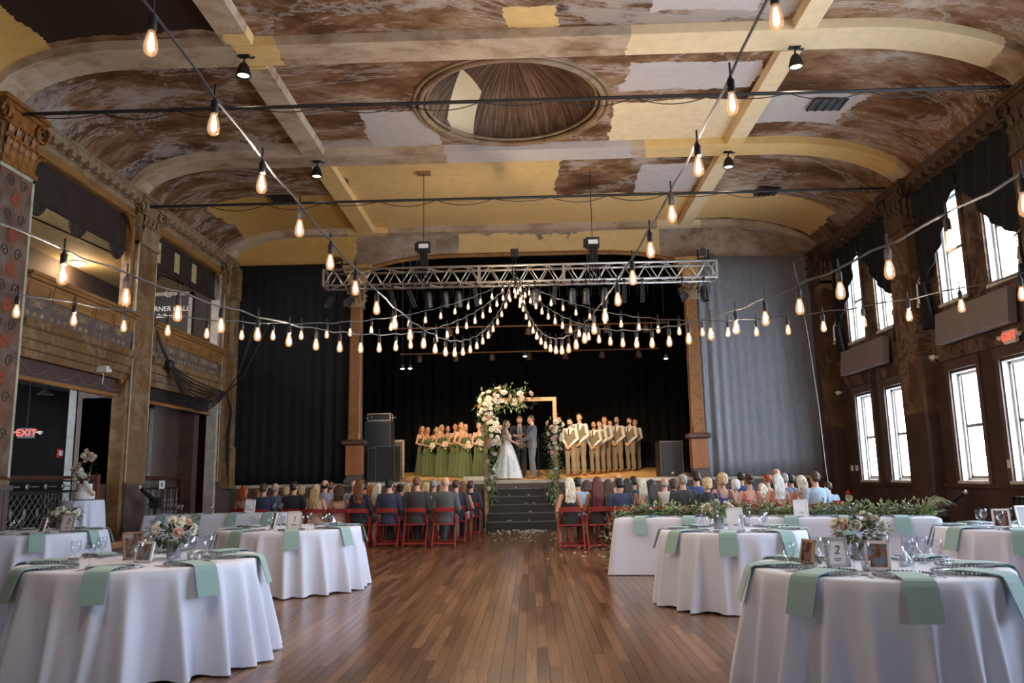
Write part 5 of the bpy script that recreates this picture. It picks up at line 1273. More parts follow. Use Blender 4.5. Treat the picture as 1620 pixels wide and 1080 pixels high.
def strand(ax, bx, ymin, zmin, cL, cR, y0, step, label, glow=1.0):
    """plan line X = ax + bx*Y, height a two-sided parabola; bulbs every `step` from y0"""
    zf = lambda y: zmin + (cL if y < ymin else cR)*(y-ymin)**2 + .20
    ys = [-1.5+k*.25 for k in range(int((HUB.y+1.5)/.25)+1)]
    root = MB().tube([(ax+bx*y, y, zf(y)+.012*math.sin(y*9)) for y in ys]+[HUB], .0075, 5).build('string_lights', M['greycable'])
    tag(root, label, 'string lights', 'festoon bulb strings')
    y = y0; rr = random.Random(int(y0*100)); nb_ = 0
    while y < HUB.y-.25:
        p = (ax+bx*y, y, zf(y)-.09)
        obj('socket', SOCK, root, p); b = obj('bulb', BULB, root, p, (0,0,rr.uniform(0,6)), None, None, 1.0); obj('filament', FIL, b)
        if nb_ % 5 == 2: bulb_light(root, p, glow)
        y += step; nb_ += 1
strand(-2.05, .1, 8.2, 2.80, .0225, .0328, 3.36, .6, 'festoon string swooping down the left of the aisle from the upper left')
strand(1.48, -.1, 8.2, 2.80, .0225, .0328, 3.32, .59, 'festoon string swooping down the right of the aisle from the upper right')
strand(-3.71, .2, 5.5, 2.55, .02, .0217, 3.5, .545, 'festoon string rising from the mid-left tables to the truss')
strand(3.21, -.2, 5.5, 2.53, .02, .0218, 3.28, .52, 'festoon string rising from the mid-right tables to the truss', .6)
strand(-7.17, .4, 6.0, 2.82, .02, .0215, 6.21, .52, 'outermost left festoon string crossing the balcony side')
strand(6.67, -.4, 6.0, 2.72, .02, .0220, 6.5, .53, 'outermost right festoon string crossing the window side', .5)
# cluster of bulbs tied at the truss
hub = MB().tube([HUB+Vector((0,0,.1)), HUB+Vector((0,0,-.1))], .03, 8).build('light_cluster', M['cable']); tag(hub, 'knot of glowing bulbs tied under the middle of the truss', 'string lights')
rr = random.Random(6)
for k in range(11):
    p = (HUB.x+rr.uniform(-.28,.28), HUB.y+rr.uniform(-.12,.12), HUB.z-.1-rr.uniform(0,.42)); obj('socket', SOCK, hub, p); b = obj('bulb', BULB, hub, p); obj('filament', FIL, b)

# ------------------------------------------------------------------ truss with lamps
tr_ = thing('lighting_truss', 'silver box lighting truss hanging across the hall before the stage', 'truss', (0,0,0))
TX0, TX1, TY0, TY1, TZ0, TZ1 = -4.57, 4.22, 17.3, 17.7, 5.66, 6.03
ch_me = MB().tube([(TX0,0,0),(TX1,0,0)], .027, 8).mesh('chord', M['steel'], True)
for y in (TY0, TY1):
    for z in (TZ0, TZ1): obj('chord', ch_me, tr_, (0, y, z))
nb = 20; bw = (TX1-TX0)/nb
br_me = MB().tube([(0,0,0),(bw/2,0,TZ1-TZ0)], .014, 6).tube([(bw/2,0,TZ1-TZ0),(bw,0,0)], .014, 6).mesh('brace', M['steel'], True)
for k in range(nb):
    for y in (TY0, TY1): obj('brace', br_me, tr_, (TX0+k*bw, y, TZ0))
fl_ = MB()
for z in (TZ0, TZ1):
    for k in range(nb): x = TX0+k*bw; fl_.bar((x, TY0 if k % 2 else TY1, z), (x+bw, TY1 if k % 2 else TY0, z), .022)
fl_.build('flat_lacing', M['steel'], tr_)
for x in (TX0, (TX0+TX1)/2-.9, (TX0+TX1)/2+1.0, TX1):
    e = MB()
    for y in (TY0,TY1): e.bar((x,y,TZ0),(x,y,TZ1),.05)
    for z in (TZ0,TZ1): e.bar((x,TY0,z),(x,TY1,z),.05)
    e.build('end_frame', M['steel'], tr_)
M['lamp_black'] = mat('lamp_housing', (.022,.022,.024), .4, .4, .15)
M['lens_dim'] = mat('dark_lens', (.05,.05,.06), .1)
CAN = MB().lathe([(.05,.16),(.075,.13),(.085,.06),(.088,-.15),(.096,-.16),(.096,-.19),(.088,-.19),(.084,-.15),(.05,-.13)], 20, caps=False).lathe([(0,.165),(.05,.16)], 20).mesh('can', M['lamp_black'], True)
LENS = MB().lathe([(.0,-.15),(.084,-.16)], 20).mesh('lens', M['lens_dim'])
YOKE = MB().bar((-.115,0,0),(-.115,0,.24),.008,.03).bar((.115,0,0),(.115,0,.24),.008,.03).bar((-.12,0,.24),(.12,0,.24),.03,.008).tube([(0,0,.24),(0,0,.33)], .012, 6).box(-.03,.03,-.025,.025,.30,.36).mesh('yoke', M['lamp_black'])
BARF = MB().box(-.035,.035,-.04,.04,-.2,.2).box(-.042,.042,-.05,-.03,-.2,.2).mesh('bar', M['lamp_black'])
FIN = MB()
for k in range(9): FIN.box(-.046,.046,-.03,.05,-.19+k*.045,-.18+k*.045)
FINM = FIN.mesh('fins', M['steel'])
def lamp(px, label, kind='can', tilt=.35, y=17.3, light=None, dz=0):
    x = (px-840.8)/1260*y*1.01; t = thing('stage_lamp', label, 'lamp', (x, y, TZ0-.36+dz), 0, 'lamps under the truss')
    obj('yoke', YOKE, t)
    if kind == 'can':
        obj('can', CAN, t, None, (tilt, 0, 0)); obj('lens', LENS, t, None, (tilt, 0, 0))
    else: obj('bar', BARF, t, (0,0,.02), (0, tilt, 0)); obj('fins', FINM, t, (0,0,.02), (0, tilt, 0))
    if light:
        L = bpy.data.lights.new('stage_beam', 'SPOT'); L.energy = light[1]; L.color = (1,.70,.40); L.spot_size = math.radians(light[2]); L.spot_blend = .7; L.shadow_soft_size = .09
        o = bpy.data.objects.new('stage_beam', L); COL.objects.link(o); o.location = (x, y+.25, TZ0-.55)
        d = Vector(light[0])-o.location; o.rotation_euler = d.to_track_quat('-Z','Y').to_euler()
    return t
for px, nm, tl, lt in ((682,'first of three upright lamps left of centre',.5,((-2.2,25.3,2.3),STAGE_POWER,34)), (709,'second of three upright lamps left of centre',.5,((-3.2,26.0,2.2),STAGE_POWER*.8,34)), (730,'third of three upright lamps left of centre',.5,((0,23.5,2.3),STAGE_POWER*.7,30)),
                       (853,'single can lamp just right of centre',.5,None), (913,'first of three upright lamps right of centre',.5,((1.6,24.6,2.2),STAGE_POWER*.8,34)), (935,'second of three upright lamps right of centre',.5,((2.6,26.2,2.2),STAGE_POWER,34)), (964,'third of three upright lamps right of centre',.5,((3.6,25.5,1.6),STAGE_POWER*.6,44))):
    lamp(px, 'black can lamp under the truss, ' + nm, 'can', tl, 17.3, lt)
for px, nm, tl in ((624,'farthest left',-.25), (655,'second from left',-.35), (758,'left of centre',-.12), (884,'right of centre',.1), (996,'second from right',.05), (1025,'farthest right',.02)):
    lamp(px, 'finned batten lamp hanging tilted under the truss, ' + nm, 'bar', tl)
for px, nm, tl in ((523,'at its left end, facing out',-.9), (553,'second from its left end',-1.1), (1089,'second from its right end',-1.0), (1123,'at its right end, facing down',-.2)):
    lamp(px, 'large flood lamp under the truss, ' + nm, 'can', tl, 17.3, None, -.0)
def mover(x, z, label):
    t = thing('moving_head_lamp', label, 'lamp', (x, 17.5, z)); MB().box(-.12,.12,-.12,.12,0,.07).build('foot', M['lamp_black'], t)
    MB().bar((-.12,0,.05),(-.12,0,.28),.03,.06).bar((.12,0,.05),(.12,0,.28),.03,.06).build('arm', M['lamp_black'], t)
    obj('can', CAN, t, (0,0,.26), (-1.1, .5, 0), None, None, .8); obj('lens', LENS, t, (0,0,.26), (-1.1,.5,0), None, None, .8)
mover(-4.33, TZ1+.03, 'black moving head lamp standing on the left end of the truss'); mover(3.98, TZ1+.03, 'black moving head lamp standing on the right end of the truss')
def hoist(x, label):
    t = thing('chain_hoist', label, 'hoist', (x, 17.5, 0)); z = TZ1+.42
    MB().box(-.15,.15,-.11,.11,z,z+.22).box(-.20,-.15,-.08,.08,z+.03,z+.19).build('motor', M['black_plastic'], t); MB().box(-.10,.12,-.116,-.108,z+.06,z+.16).build('plate', M['paper'], t)
    MB().tube([(0,0,z+.2),(0,0,ZC)], .009, 5).build('chain', M['black_metal'], t)
    MB().loft([[(-.08,-.07,z),(.08,-.07,z),(.08,.07,z),(-.08,.07,z)],[(-.05,-.05,z-.38),(.11,-.05,z-.38),(.11,.05,z-.38),(-.05,.05,z-.38)]]).build('chain_bag', M['black_drape'], t)
    c = MB()
    for k in range(5): c.tube([(-.1+.05*k,-.12,z+.05),(-.16+.06*k,-.22,TZ1-.05),(-.2+.09*k,-.22,TZ0-.05),(-.05+.08*k,-.15,TZ0+.03)], .012, 5)
    c.build('cable_loops', M['cable'], t)
    MB().box(-.16,.16,-.11,.11,ZC-.05,ZC-.005).build('ceiling_block', mat('wood_block', (.30,.15,.06), .6), t)
hoist(-2.34, 'black chain hoist on its chain above the left of the truss'); hoist(1.50, 'black chain hoist on its chain above the right of the truss')
t = thing('cable_drop', 'small black hanger clamped over the middle of the truss', 'hoist', (-.27, 17.5, 0)); MB().box(-.09,.09,-.08,.08,TZ1+.25,TZ1+.42).build('box', M['black_plastic'], t); MB().tube([(0,0,TZ1+.25),(.03,-.2,TZ1),(0,-.22,TZ0)], .015, 5).tube([(-.04,0,TZ1+.25),(-.05,-.2,TZ1),(-.05,-.22,TZ0)], .012, 5).build('strap', M['black_metal'], t)
# ceiling spotlights at the rib crossings
M['warm_lens'] = emis('warm_lens', (1,.72,.50), 14)
for x, y, nm in ((-4.52,11.9,'near-left'), (-4.50,16.3,'far-left'), (4.46,12.15,'near-right'), (4.40,16.4,'far-right')):
    t = thing('ceiling_spotlight', 'black caged spotlight under the %s ceiling rib crossing' % nm, 'lamp', (x, y, ZR), 0, 'ceiling spotlights')
    MB().lathe([(.03,-.12),(.06,-.15),(.085,-.22),(.11,-.34),(.115,-.36),(.10,-.36),(.08,-.24),(.03,-.2)], 18, caps=False).lathe([(0,-.12),(.03,-.12)], 18).build('shade', M['lamp_black'], t, True)
    MB().lathe([(.0,-.345),(.095,-.335)], 18).build('lens', M['warm_lens'], t)
    rb = MB()
    for k in range(12): a = k*PI/6; rb.bar((.07*math.cos(a),.07*math.sin(a),-.17),(.118*math.cos(a),.118*math.sin(a),-.33),.008)
    rb.build('cage', M['lamp_black'], t)
    MB().tube([(0,0,-.14),(0,0,-.06),(.05,0,-.02),(.12,.03,-.03),(.16,.04,.0)], .016, 6).box(-.09,.09,-.05,.05,-.02,0).build('bracket', M['black_metal'], t)
    L = bpy.data.lights.new('spot_glow', 'SPOT'); L.energy = 60; L.color = (1,.75,.5); L.spot_size = 1.4; L.spot_blend = .8; L.shadow_soft_size = .08
    o = bpy.data.objects.new('spot_glow', L); COL.objects.link(o); o.location = (x, y, ZR-.38)
# ceiling vents
def grille(x, y, w, d, z, label, rx=0):
    t = thing('ceiling_vent', label, 'vent', (x, y, z)); MB().box(-w/2,w/2,-d/2,d/2,-.02,.0).build('backing', M['black_metal'], t)
    for k in range(5): MB().box(-w/2+k*w/5+.01,-w/2+k*w/5+.05,-d/2,d/2,-.035,-.018).build('slat', mat('vent_slat', (.10,.06,.04), .6) if k == 0 and 'vs' not in M else M.get('vs', M['dark_panel']), t)
grille(5.9, 14.5, .75, .5, ZC-.035, 'slatted ceiling vent beside the near-right rib'); grille(6.1, 19.2, .6, .6, ZC-.055, 'dark square vent in the far-right ceiling bay'); grille(-6.1, 19.0, .6, .6, ZC-.01, 'dark square vent in the far-left ceiling bay')

# ------------------------------------------------------------------ flower arch at the steps
ar = thing('wedding_arch', 'pale wooden arch with flowers standing over the stage steps', 'arch', (0, 21.42, 0)); M['raw_wood'] = mat('raw_pine', (.50,.30,.14), .55, 0, .2, 6, (6,6,.5))
AX0, AX1, AH = -1.20, .66, 3.36
MB().box(AX0-.05,AX0+.05,-.05,.05,0,AH).build('post', M['raw_wood'], ar); MB().box(AX1-.05,AX1+.05,-.05,.05,0,AH).build('post', M['raw_wood'], ar); MB().box(AX0-.05,AX1+.05,-.05,.05,AH,AH+.10).build('beam', M['raw_wood'], ar)
for x in (AX0, AX1): MB().box(x-.06,x+.06,-.35,.1,0,.06).build('foot', M['raw_wood'], ar)
def cluster(name, label, pts, nb_, nl, rr, blush, rad, lm):
    t = thing(name, label, 'flowers', (0, 21.42, 0)); sp_ = []
    for k in range(nb_):
        i = rr.random()*(len(pts)-1.001); p = Vector(pts[int(i)]).lerp(Vector(pts[int(i)+1]), i-int(i)); d = rnd_dir(rr); d.y = -abs(d.y)-.2; d.normalize(); sp_.append((p+Vector((d.x*rad, d.y*rad*.7-.05, d.z*rad)), d))
    blooms(t, sp_, rr, blush, (1.3,2.1)); 
    for nm, m, q in (('eucalyptus_leaves', M['leaf'], .5), ('fresh_leaves', M[lm], .5)):
        mb = MB()
        for k in range(int(nl*q)):
            i = rr.random()*(len(pts)-1.001); p = Vector(pts[int(i)]).lerp(Vector(pts[int(i)+1]), i-int(i)); d = rnd_dir(rr); leaf_pts(mb, p+Vector((d.x*rad*rr.uniform(.5,1.5), -abs(d.y)*rad*.6-.03, d.z*rad*rr.uniform(.5,1.5))), d+rnd_dir(rr)*.5, rr.uniform(.07,.14), rr.uniform(.035,.06))
        mb.build(nm, m, t, kind='stuff')
rr = random.Random(41)
cluster('arch_flowers', 'big cluster of white and blush roses over the upper left of the arch', [(AX1-.75,0,AH+.10),(-.45,0,AH+.10),(-.85,0,AH+.12),(AX0+.02,0,AH+.0),(AX0+.06,0,AH-.45),(AX0+.20,0,AH-.85),(AX0+.22,0,AH-1.2)], 92, 820, rr, .35, .26, 'leaf_lt')
cluster('arch_flowers', 'small cluster of white roses halfway up the right post of the arch', [(AX1,0,2.75),(AX1-.04,0,2.35),(AX1-.02,0,1.95)], 22, 240, rr, .3, .20, 'leaf_lt')
cluster('arch_greenery', 'trailing green foliage on the lower left post of the arch', [(AX0+.12,0,1.95),(AX0+.14,0,1.5),(AX0+.15,0,1.1),(AX0+.12,0,.75)], 5, 420, rr, .1, .13, 'leaf_lt')
cluster('arch_greenery', 'trailing green foliage on the lower right post of the arch', [(AX1-.02,0,1.8),(AX1-.04,0,1.4),(AX1-.10,0,1.0),(AX1-.12,0,.72)], 3, 420, rr, .1, .14, 'leaf_lt')
# petals scattered down the aisle
pet = MB().grid(lambda u, v: ((u-.5)*.05*math.sin(PI*(.15+.7*v)), (v-.5)*.055, .004+.018*((u-.5)**2*4+(v-.5)**2*3)), 3, 3).mesh('petal', M['petal_white'], True)
rr = random.Random(8)
for k in range(95):
    if k < 52: x, y = rr.gauss(-.30,.38), 20.9-abs(rr.gauss(0,.75))
    elif k < 84: x, y = rr.gauss(.0,.5), rr.uniform(16.5,20.2)
    else: x, y = rr.uniform(.2,1.35), rr.uniform(12.6,16.5)
    o = obj('rose_petal', pet, None, (x, min(y, 20.9), .001), (0,0,rr.uniform(0,6.3)), None, None, rr.uniform(.8,1.4)); tag(o, 'loose white rose petal lying on the floorboards of the aisle', 'petal', 'scattered rose petals')
for i, (y, z) in enumerate(tr):
    for k in range((3,1,2,2,1)[i]):
        o = obj('rose_petal', pet, None, (-.35+rr.uniform(-.35,.5), y+.05, z+.001), (0,0,rr.uniform(0,6.3)), None, None, 1.2); tag(o, 'white rose petal lying on %s black stage step' % ('the lowest','the second','the third','the fourth','the topmost')[i], 'petal', 'petals on the steps')
# ------------------------------------------------------------------ loudspeakers and stage equipment
M['grille'] = mat('speaker_grille', (.040,.045,.055), .45, .2, .12, 60); M['cabinet'] = mat('speaker_cabinet', (.012,.012,.014), .5)
def speaker(loc, rz, w, d, h, label, badge=True):
    t = thing('loudspeaker', label, 'speaker', loc, rz); MB().box(-w/2,w/2,-d/2,d/2,.012,h).build('cabinet', M['cabinet'], t)
    MB().box(-w/2+.02,w/2-.02,-d/2-.014,-d/2,.03,h-.02).build('grille', M['grille'], t)
    e = MB()
    for z in (.012, h-.012): e.bar((-w/2,-d/2-.004,z),(w/2,-d/2-.004,z),.022)
    for x in (-w/2,w/2): e.bar((x,-d/2-.004,.012),(x,-d/2-.004,h),.014)
    e.build('edge_trim', mat('worn_edge', (.16,.16,.17), .4), t)
    if badge: MB().box(-.03,.03,-d/2-.02,-d/2-.013,.08,.13).build('badge', M['paper'], t)
    MB().bar((-w/2-.006,0,h*.45),(-w/2-.006,0,h*.6),.012,.10).build('handle', M['black_metal'], t); return t
z = stage_z(22.6)
speaker((3.86, 22.62, z), .10, .62, .55, .98, 'black monitor loudspeaker on the right of the stage by the column')
speaker((-4.08, 22.75, z), -.10, .58, .62, 1.0, 'grey-fronted loudspeaker on the stage beside the left column', False)
speaker((-4.42, 22.72, z), -.10, .22, .62, .96, 'narrow black cabinet standing between the column and the grey loudspeaker', False)
t = speaker((-4.45, 23.6, stage_z(23.6)), -.05, .74, .6, 1.72, 'tall black loudspeaker stack behind the left column', False)
c = MB()
for zz in (.45, 1.2): c.lathe([(0,0),(.18,.0),(.17,.02),(.05,.03),(0,.04)], 20, (0,0,0))
t = thing('equipment_rack', 'small silver equipment rack on top of the tall speaker stack', 'rack', (-4.42, 23.45, stage_z(23.6)+1.725))
f = MB()
for x in (-.33,.33): f.bar((x,-.2,0),(x,-.2,.22),.03).bar((x,.2,0),(x,.2,.22),.03)
for zz in (.015,.205): f.bar((-.33,-.2,zz),(.33,-.2,zz),.03).bar((-.33,.2,zz),(.33,.2,zz),.03).bar((-.33,-.2,zz),(-.33,.2,zz),.03).bar((.33,-.2,zz),(.33,.2,zz),.03)
f.build('frame', M['steel'], t); MB().box(-.29,.29,-.16,.16,.03,.19).build('unit', M['cabinet'], t)
for k in range(6): MB().box(-.26+k*.09,-.20+k*.09,-.185,-.16,.06,.15).build('module', mat('rack_module', (.18,.18,.19), .4, .5) if k == 0 else M['grille'], t)
MB().tube([(-.46,0,.1),(.46,0,.1)], .015, 6).build('rail', M['steel'], t)
t = thing('display_board', 'brown display board with pale edges behind the left loudspeakers', 'board', (-4.28, 24.3, stage_z(24.3)), -.12); MB().box(-.42,.42,-.015,.015,.06,1.14).build('panel', mat('board_panel', (.075,.052,.040), .6), t)
MB().box(.40,.45,-.025,.025,0,1.18).box(-.45,.45,-.025,.025,1.12,1.18).build('frame', mat('board_frame', (.30,.26,.21), .5), t); MB().box(-.46,-.42,-.2,.2,0,.04).box(.40,.44,-.2,.2,0,.04).build('foot', M['black_metal'], t)
t = thing('microphone_stand', 'slim black microphone stand behind the groom', 'stand', (.22, 24.0, stage_z(24.0))); MB().tube([(0,0,.02),(0,0,1.15)], .011, 8).build('pole', M['black_metal'], t)
for k in range(3): a = 2*PI*k/3+.4; MB().tube([(0,0,.16),(.28*math.cos(a),.28*math.sin(a),.01)], .009, 6).build('leg', M['black_metal'], t)
MB().tube([(.14,0,.85),(-.1,0,1.35),(-.28,-.05,1.50)], .009, 6).build('boom', M['black_metal'], t); MB().ell((-.31,-.06,1.52), (.03,.03,.045), 8, 6).build('microphone', M['lamp_black'], t)
o = MB().box(-.30,.30,-.12,.12,0,.10).build('white_riser', mat('white_board', (.74,.68,.58), .6), None, False, (-1.62, 22.9, stage_z(22.78)+.002), (RAKE,0,0)); tag(o, 'low white box at the stage edge below the first bridesmaid', 'box')
# battens high in the stage house; amber light put into their base colour
for k, (y, zz) in enumerate(((26.0,6.3),(28.0,5.75))):
    t = thing('lighting_batten', ('front' if k == 0 else 'rear') + ' dark batten pipe hung inside the stage house', 'batten', (0, y, zz)); MB().tube([(-4.6,0,0),(4.6,0,0)], .03, 6).build('pipe', mat('batten_amber', (.20,.09,.03), .5), t)
    for j in range(7):
        x = -3.9+j*1.3; MB().lathe([(.05,-.05),(.1,-.12),(.11,-.3),(.09,-.3),(.08,-.14)], 12, (x,0,0), caps=False).build('lamp_shade', mat('batten_lamp', (.12,.055,.02), .5) if j == 0 else bpy.data.materials['batten_lamp'], t)
    for x in (-4.2, 0, 4.2): MB().tube([(x,0,0),(x,0,8.4-zz)], .008, 4).build('line', M['black_metal'], t)
M['pinkglow'] = emis('pink_stage_glow', (1,.75,.62), 9)
for x, y, zz, nm in ((-3.68,22.9,4.55,'left of two on the left side'), (-3.46,22.9,4.55,'right of two on the left side'), (-.12,25.0,5.15,'in the centre behind the strings'), (4.05,23.4,4.75,'on the right by the column')):
    t = thing('stage_floodlight', 'small glowing floodlight inside the stage opening, ' + nm, 'lamp', (x,y,zz)); MB().lathe([(.03,.10),(.07,.02),(.075,-.02),(.06,-.02),(.03,.05)], 14, caps=False).build('housing', M['lamp_black'], t); MB().ell((0,0,-.015), (.06,.06,.035), 12, 7).build('globe', M['pinkglow'], t, True)
    MB().tube([(0,0,.08),(0,0,8.4-zz)], .007, 4).build('drop_pipe', M['black_metal'], t)
# ------------------------------------------------------------------ balcony lamp, poster, exit signs
t = thing('gallery_ceiling_light', 'round glowing ceiling light over the left gallery', 'lamp', (-11.05, 18.75, 6.775)); MB().lathe([(0,-.10),(.10,-.09),(.16,-.05),(.17,-.01),(0,0)], 24).build('bowl', emis('warm_bowl', (1,.62,.34), 22), t, True); MB().lathe([(.17,-.02),(.19,-.02),(.19,0),(.17,0)], 24).build('rim', M['pale_edge'], t)
L = bpy.data.lights.new('gallery_glow', 'POINT'); L.energy = 70; L.color = (1,.68,.38); L.shadow_soft_size = .12; o = bpy.data.objects.new('gallery_glow', L); COL.objects.link(o); o.location = (-11.05, 18.75, 6.6)
L = bpy.data.lights.new('gallery_glow_near', 'POINT'); L.energy = 45; L.color = (1,.70,.42); L.shadow_soft_size = .12; o = bpy.data.objects.new('gallery_glow_near', L); COL.objects.link(o); o.location = (-10.4, 14.2, 6.5)
t = thing('gallery_lamp_shade', 'small shaded pendant over the near end of the left gallery', 'lamp', (-10.4,14.2,6.775)); MB().tube([(0,0,0),(0,0,-.14)], .01, 6).lathe([(.05,-.14),(.13,-.24),(.125,-.24),(.045,-.15)], 16, caps=False).build('shade', M['pale_edge'], t); MB().ell((0,0,-.2), (.04,.04,.05), 10, 7).build('globe', M['pinkglow'], t)
def text_obj(body, size, m, parent, loc, rot, shear=0):
    return obj('lettering', text_mesh(body, size, m, shear), parent, loc, rot)
t = thing('framed_poster', 'white-framed black poster with white lettering on the gallery end wall', 'poster', (-10.22, 21.93, 5.85))
MB().box(-.62,.62,.0,.03,-.80,.80).build('sheet', M['cabinet'], t)
f = MB(); f.box(-.70,-.60,-.04,.03,-.88,.88).box(.60,.70,-.04,.03,-.88,.88).box(-.70,.70,-.04,.03,.78,.88).box(-.70,.70,-.04,.03,-.88,-.78); f.build('frame', M['white_trim'], t)
M['sign_glow_white'] = emis('sign_glow_white', (.8,.78,.75), .35)  # lettering made to glow faintly; the poster itself is no lamp
text_obj('TURNER HALL', .20, M['sign_glow_white'], t, (-.02,-.01,.40), (PI/2,0,0)); text_obj('Ballroom', .17, M['sign_glow_white'], t, (-.02,-.01,.20), (PI/2,0,0), .4)
MB().tube([(.02+.10*math.cos(2*PI*k/20),-.05,.84+.10*math.sin(2*PI*k/20)) for k in range(20)], .016, 6, closed=True).build('ring_ornament', M['paper'], t)
M['exit_red'] = emis('exit_red', (1,.045,.02), 2.2); M['exit_white'] = mat('exit_housing_white', (.70,.66,.62), .5)
def exit_sign(loc, rz, body_m, label, on):
    t = thing('exit_sign', label, 'sign', loc, rz); MB().box(-.17,.17,-.03,.03,-.11,.11).build('housing', body_m, t); text_obj('EXIT', .20, M['exit_red'], t, (0,-.033,0), (PI/2,0,0))
    for s_ in (-1,1): MB().tube([(s_*.17,0,.02),(s_*.24,0,.02)], .02, 8).lathe([(.02,-.03),(.05,.0),(.05,.04),(.0,.05)], 12, (s_*.27,-.02,0)).build('lamp_head', M['winframe'], t)
    MB().box(-.05,.05,.03,.07,-.05,.05).build('mount', body_m, t); return t
exit_sign((-10.95, 17.15, 2.50), .25, M['cabinet'], 'lit red EXIT sign in the dark left aisle', True)
MB().tube([(-10.95,17.15,2.6),(-10.95,17.15,3.62)], .012, 6).build('hanger', M['black_metal'], bpy.data.objects['exit_sign'], False, (0,0,0)).matrix_parent_inverse = (Matrix.Translation((-10.95,17.15,2.50)) @ Matrix.Rotation(.25,4,'Z')).inverted()
exit_sign((XR-.085, 13.32, 3.52), -PI/2, M['exit_white'], 'white EXIT sign with red letters on the right wall', True)
t = thing('fire_strobe', 'small red alarm strobe on the left aisle wall', 'alarm', (-11.37, 19.1, 2.13)); MB().box(0,.04,-.09,.09,-.11,.11).build('base', mat('alarm_red', (.50,.03,.02), .4), t); MB().box(.04,.07,-.05,.05,-.06,.06).build('lens', M['paper'], t)
t = thing('pendant_shade', 'dim grey pendant lamp hanging in the left aisle', 'lamp', (-9.9, 16.0, 3.2)); MB().lathe([(.02,.12),(.06,.08),(.16,.0),(.15,.0),(.05,.07)], 18, caps=False).tube([(0,0,.1),(0,0,.42)], .01, 5).build('shade', M['grille'], t)
t = thing('security_camera', 'white box camera on the pier bracket below the gallery', 'camera', (-8.30, 15.2, 3.58)); MB().box(-.10,.10,-.06,.06,-.06,.06).build('body', M['exit_white'], t); MB().tube([(0,0,-.06),(.02,0,-.14),(.0,0,-.3)], .008, 5).build('cable', M['paper'], t); MB().box(-.04,.04,.05,.25,-.03,.03).build('arm', M['exit_white'], t)
# ------------------------------------------------------------------ iron railings of the side aisle
M['iron'] = mat('wrought_iron', (.035,.033,.034), .45, .5, .2); M['iron_lt'] = mat('polished_iron', (.22,.22,.23), .4, .6, .2); M['rail_wood'] = mat('mahogany_rail', (.075,.022,.012), .35, 0, .3)
def railing(y0, y1, label, lattice):
    t = thing('iron_railing', label, 'railing', (-8.35, 0, PF)); H = 1.17
    MB().box(-.05,.05,y0,y1,H-.06,H).build('top_rail', M['rail_wood'], t)
    MB().box(-.02,.02,y0,y1,H-.10,H-.07).box(-.02,.02,y0,y1,H-.29,H-.25).box(-.02,.02,y0,y1,.08,.11).build('rail', M['iron'], t)
    MB().box(-.06,.06,y1-.1,y1,0,H+.03).build('newel_post', mat('newel_red', (.17,.05,.025), .4) if lattice else M['rail_wood'], t)
    if lattice:
        for k in range(6):
            y = y0+.35+k*(y1-y0-.5)/6; MB().lathe([(0,-.01),(.045,-.008),(.05,0),(.03,.012),(0,.015)], 12).build('rosette', M['iron_lt'], t, False, (.03,y,H-.18), (0,PI/2,0)); MB().bar((.03,y+.08,H-.18),(.03,y+.30,H-.18),.02).build('dash', M['iron_lt'], t)
        lt = MB(); n = int((y1-y0)/.16)
        for k in range(-4, n):
            for s_ in (0,1):
                a, b = y0+k*.16, y0+k*.16+.75
                p, q = ((a,.11),(b,H-.29)) if s_ == 0 else ((a,H-.29),(b,.11))
                if p[0] < y0: f = (y0-p[0])/(q[0]-p[0]); p = (y0, p[1]+(q[1]-p[1])*f)
                if q[0] > y1-.1: f = (y1-.1-p[0])/(q[0]-p[0]); q = (y1-.1, p[1]+(q[1]-p[1])*f)
                if q[0] > p[0]: lt.tube([(0,p[0],p[1]),(0,q[0],q[1])], .007, 4)
        lt.build('lattice', M['iron_lt'], t, kind='stuff')
        for k in range(9): MB().ell((.02, y0+.3+k*(y1-y0-.4)/9, .55), (.02,.04,.09), 8, 6).build('boss', M['iron_lt'], t)
        for k in range(6): MB().tube([(.015, y0+1.9+k*.1, .12+q*.05) for q in range(16)], [(.012 if q % 2 else .006) for q in range(16)], 6).build('baluster', M['iron_lt'], t)
    else:
        for k in range(11):
            y = y0+.12+k*(y1-y0-.3)/10; MB().tube([(0,y,.1+q*.08) for q in range(11)], [(.011 if 3 < q < 8 and q % 2 else .008) for q in range(11)], 6).build('baluster', M['iron_lt'] if k % 2 == 0 else M['iron'], t)
        s = MB()
        for k in range(8):
            for zz in (.35,.5,.62): s.tube([(.01, y0+.2+k*.2+.06*a, zz+.06*c) for a, c in volute_pts(1,1.4,14)], .006, 4)
        s.build('scrolls', M['iron_lt'], t, kind='stuff')
    return t
railing(11.8, 15.35, 'long iron railing with lattice panels behind the cake table', True); railing(17.25, 19.05, 'short iron railing with scrolled balusters between the left piers', False)
t = thing('notice_sheet', 'white notice pinned to the short iron railing', 'notice', (-8.29, 17.95, PF+.98)); MB().box(0,.006,-.14,.14,-.09,.09).build('sheet', M['paper'], t); MB().box(.006,.008,-.05,.02,-.04,.04).build('print', M['ink'], t)
def arm_stand(loc, rz, label):
    t = thing('camera_jib', label, 'stand', loc, rz); MB().tube([(0,0,.02),(0,0,.55)], .03, 8).build('post', M['black_metal'], t)
    for k in range(3): a = 2*PI*k/3; MB().tube([(0,0,.25),(.22*math.cos(a),.22*math.sin(a),.015)], .014, 6).build('leg', M['black_metal'], t)
    MB().box(-.09,.09,-.09,.09,.5,.72).build('head', M['black_plastic'], t); MB().tube([(.0,-.05,.66),(-.10,-.30,.84),(-.12,-.42,.92)], [.05,.04,.035], 8).build('arm', M['black_metal'], t); MB().ell((-.125,-.45,.94), (.03,.03,.04), 8, 6).build('tip', M['exit_white'], t)
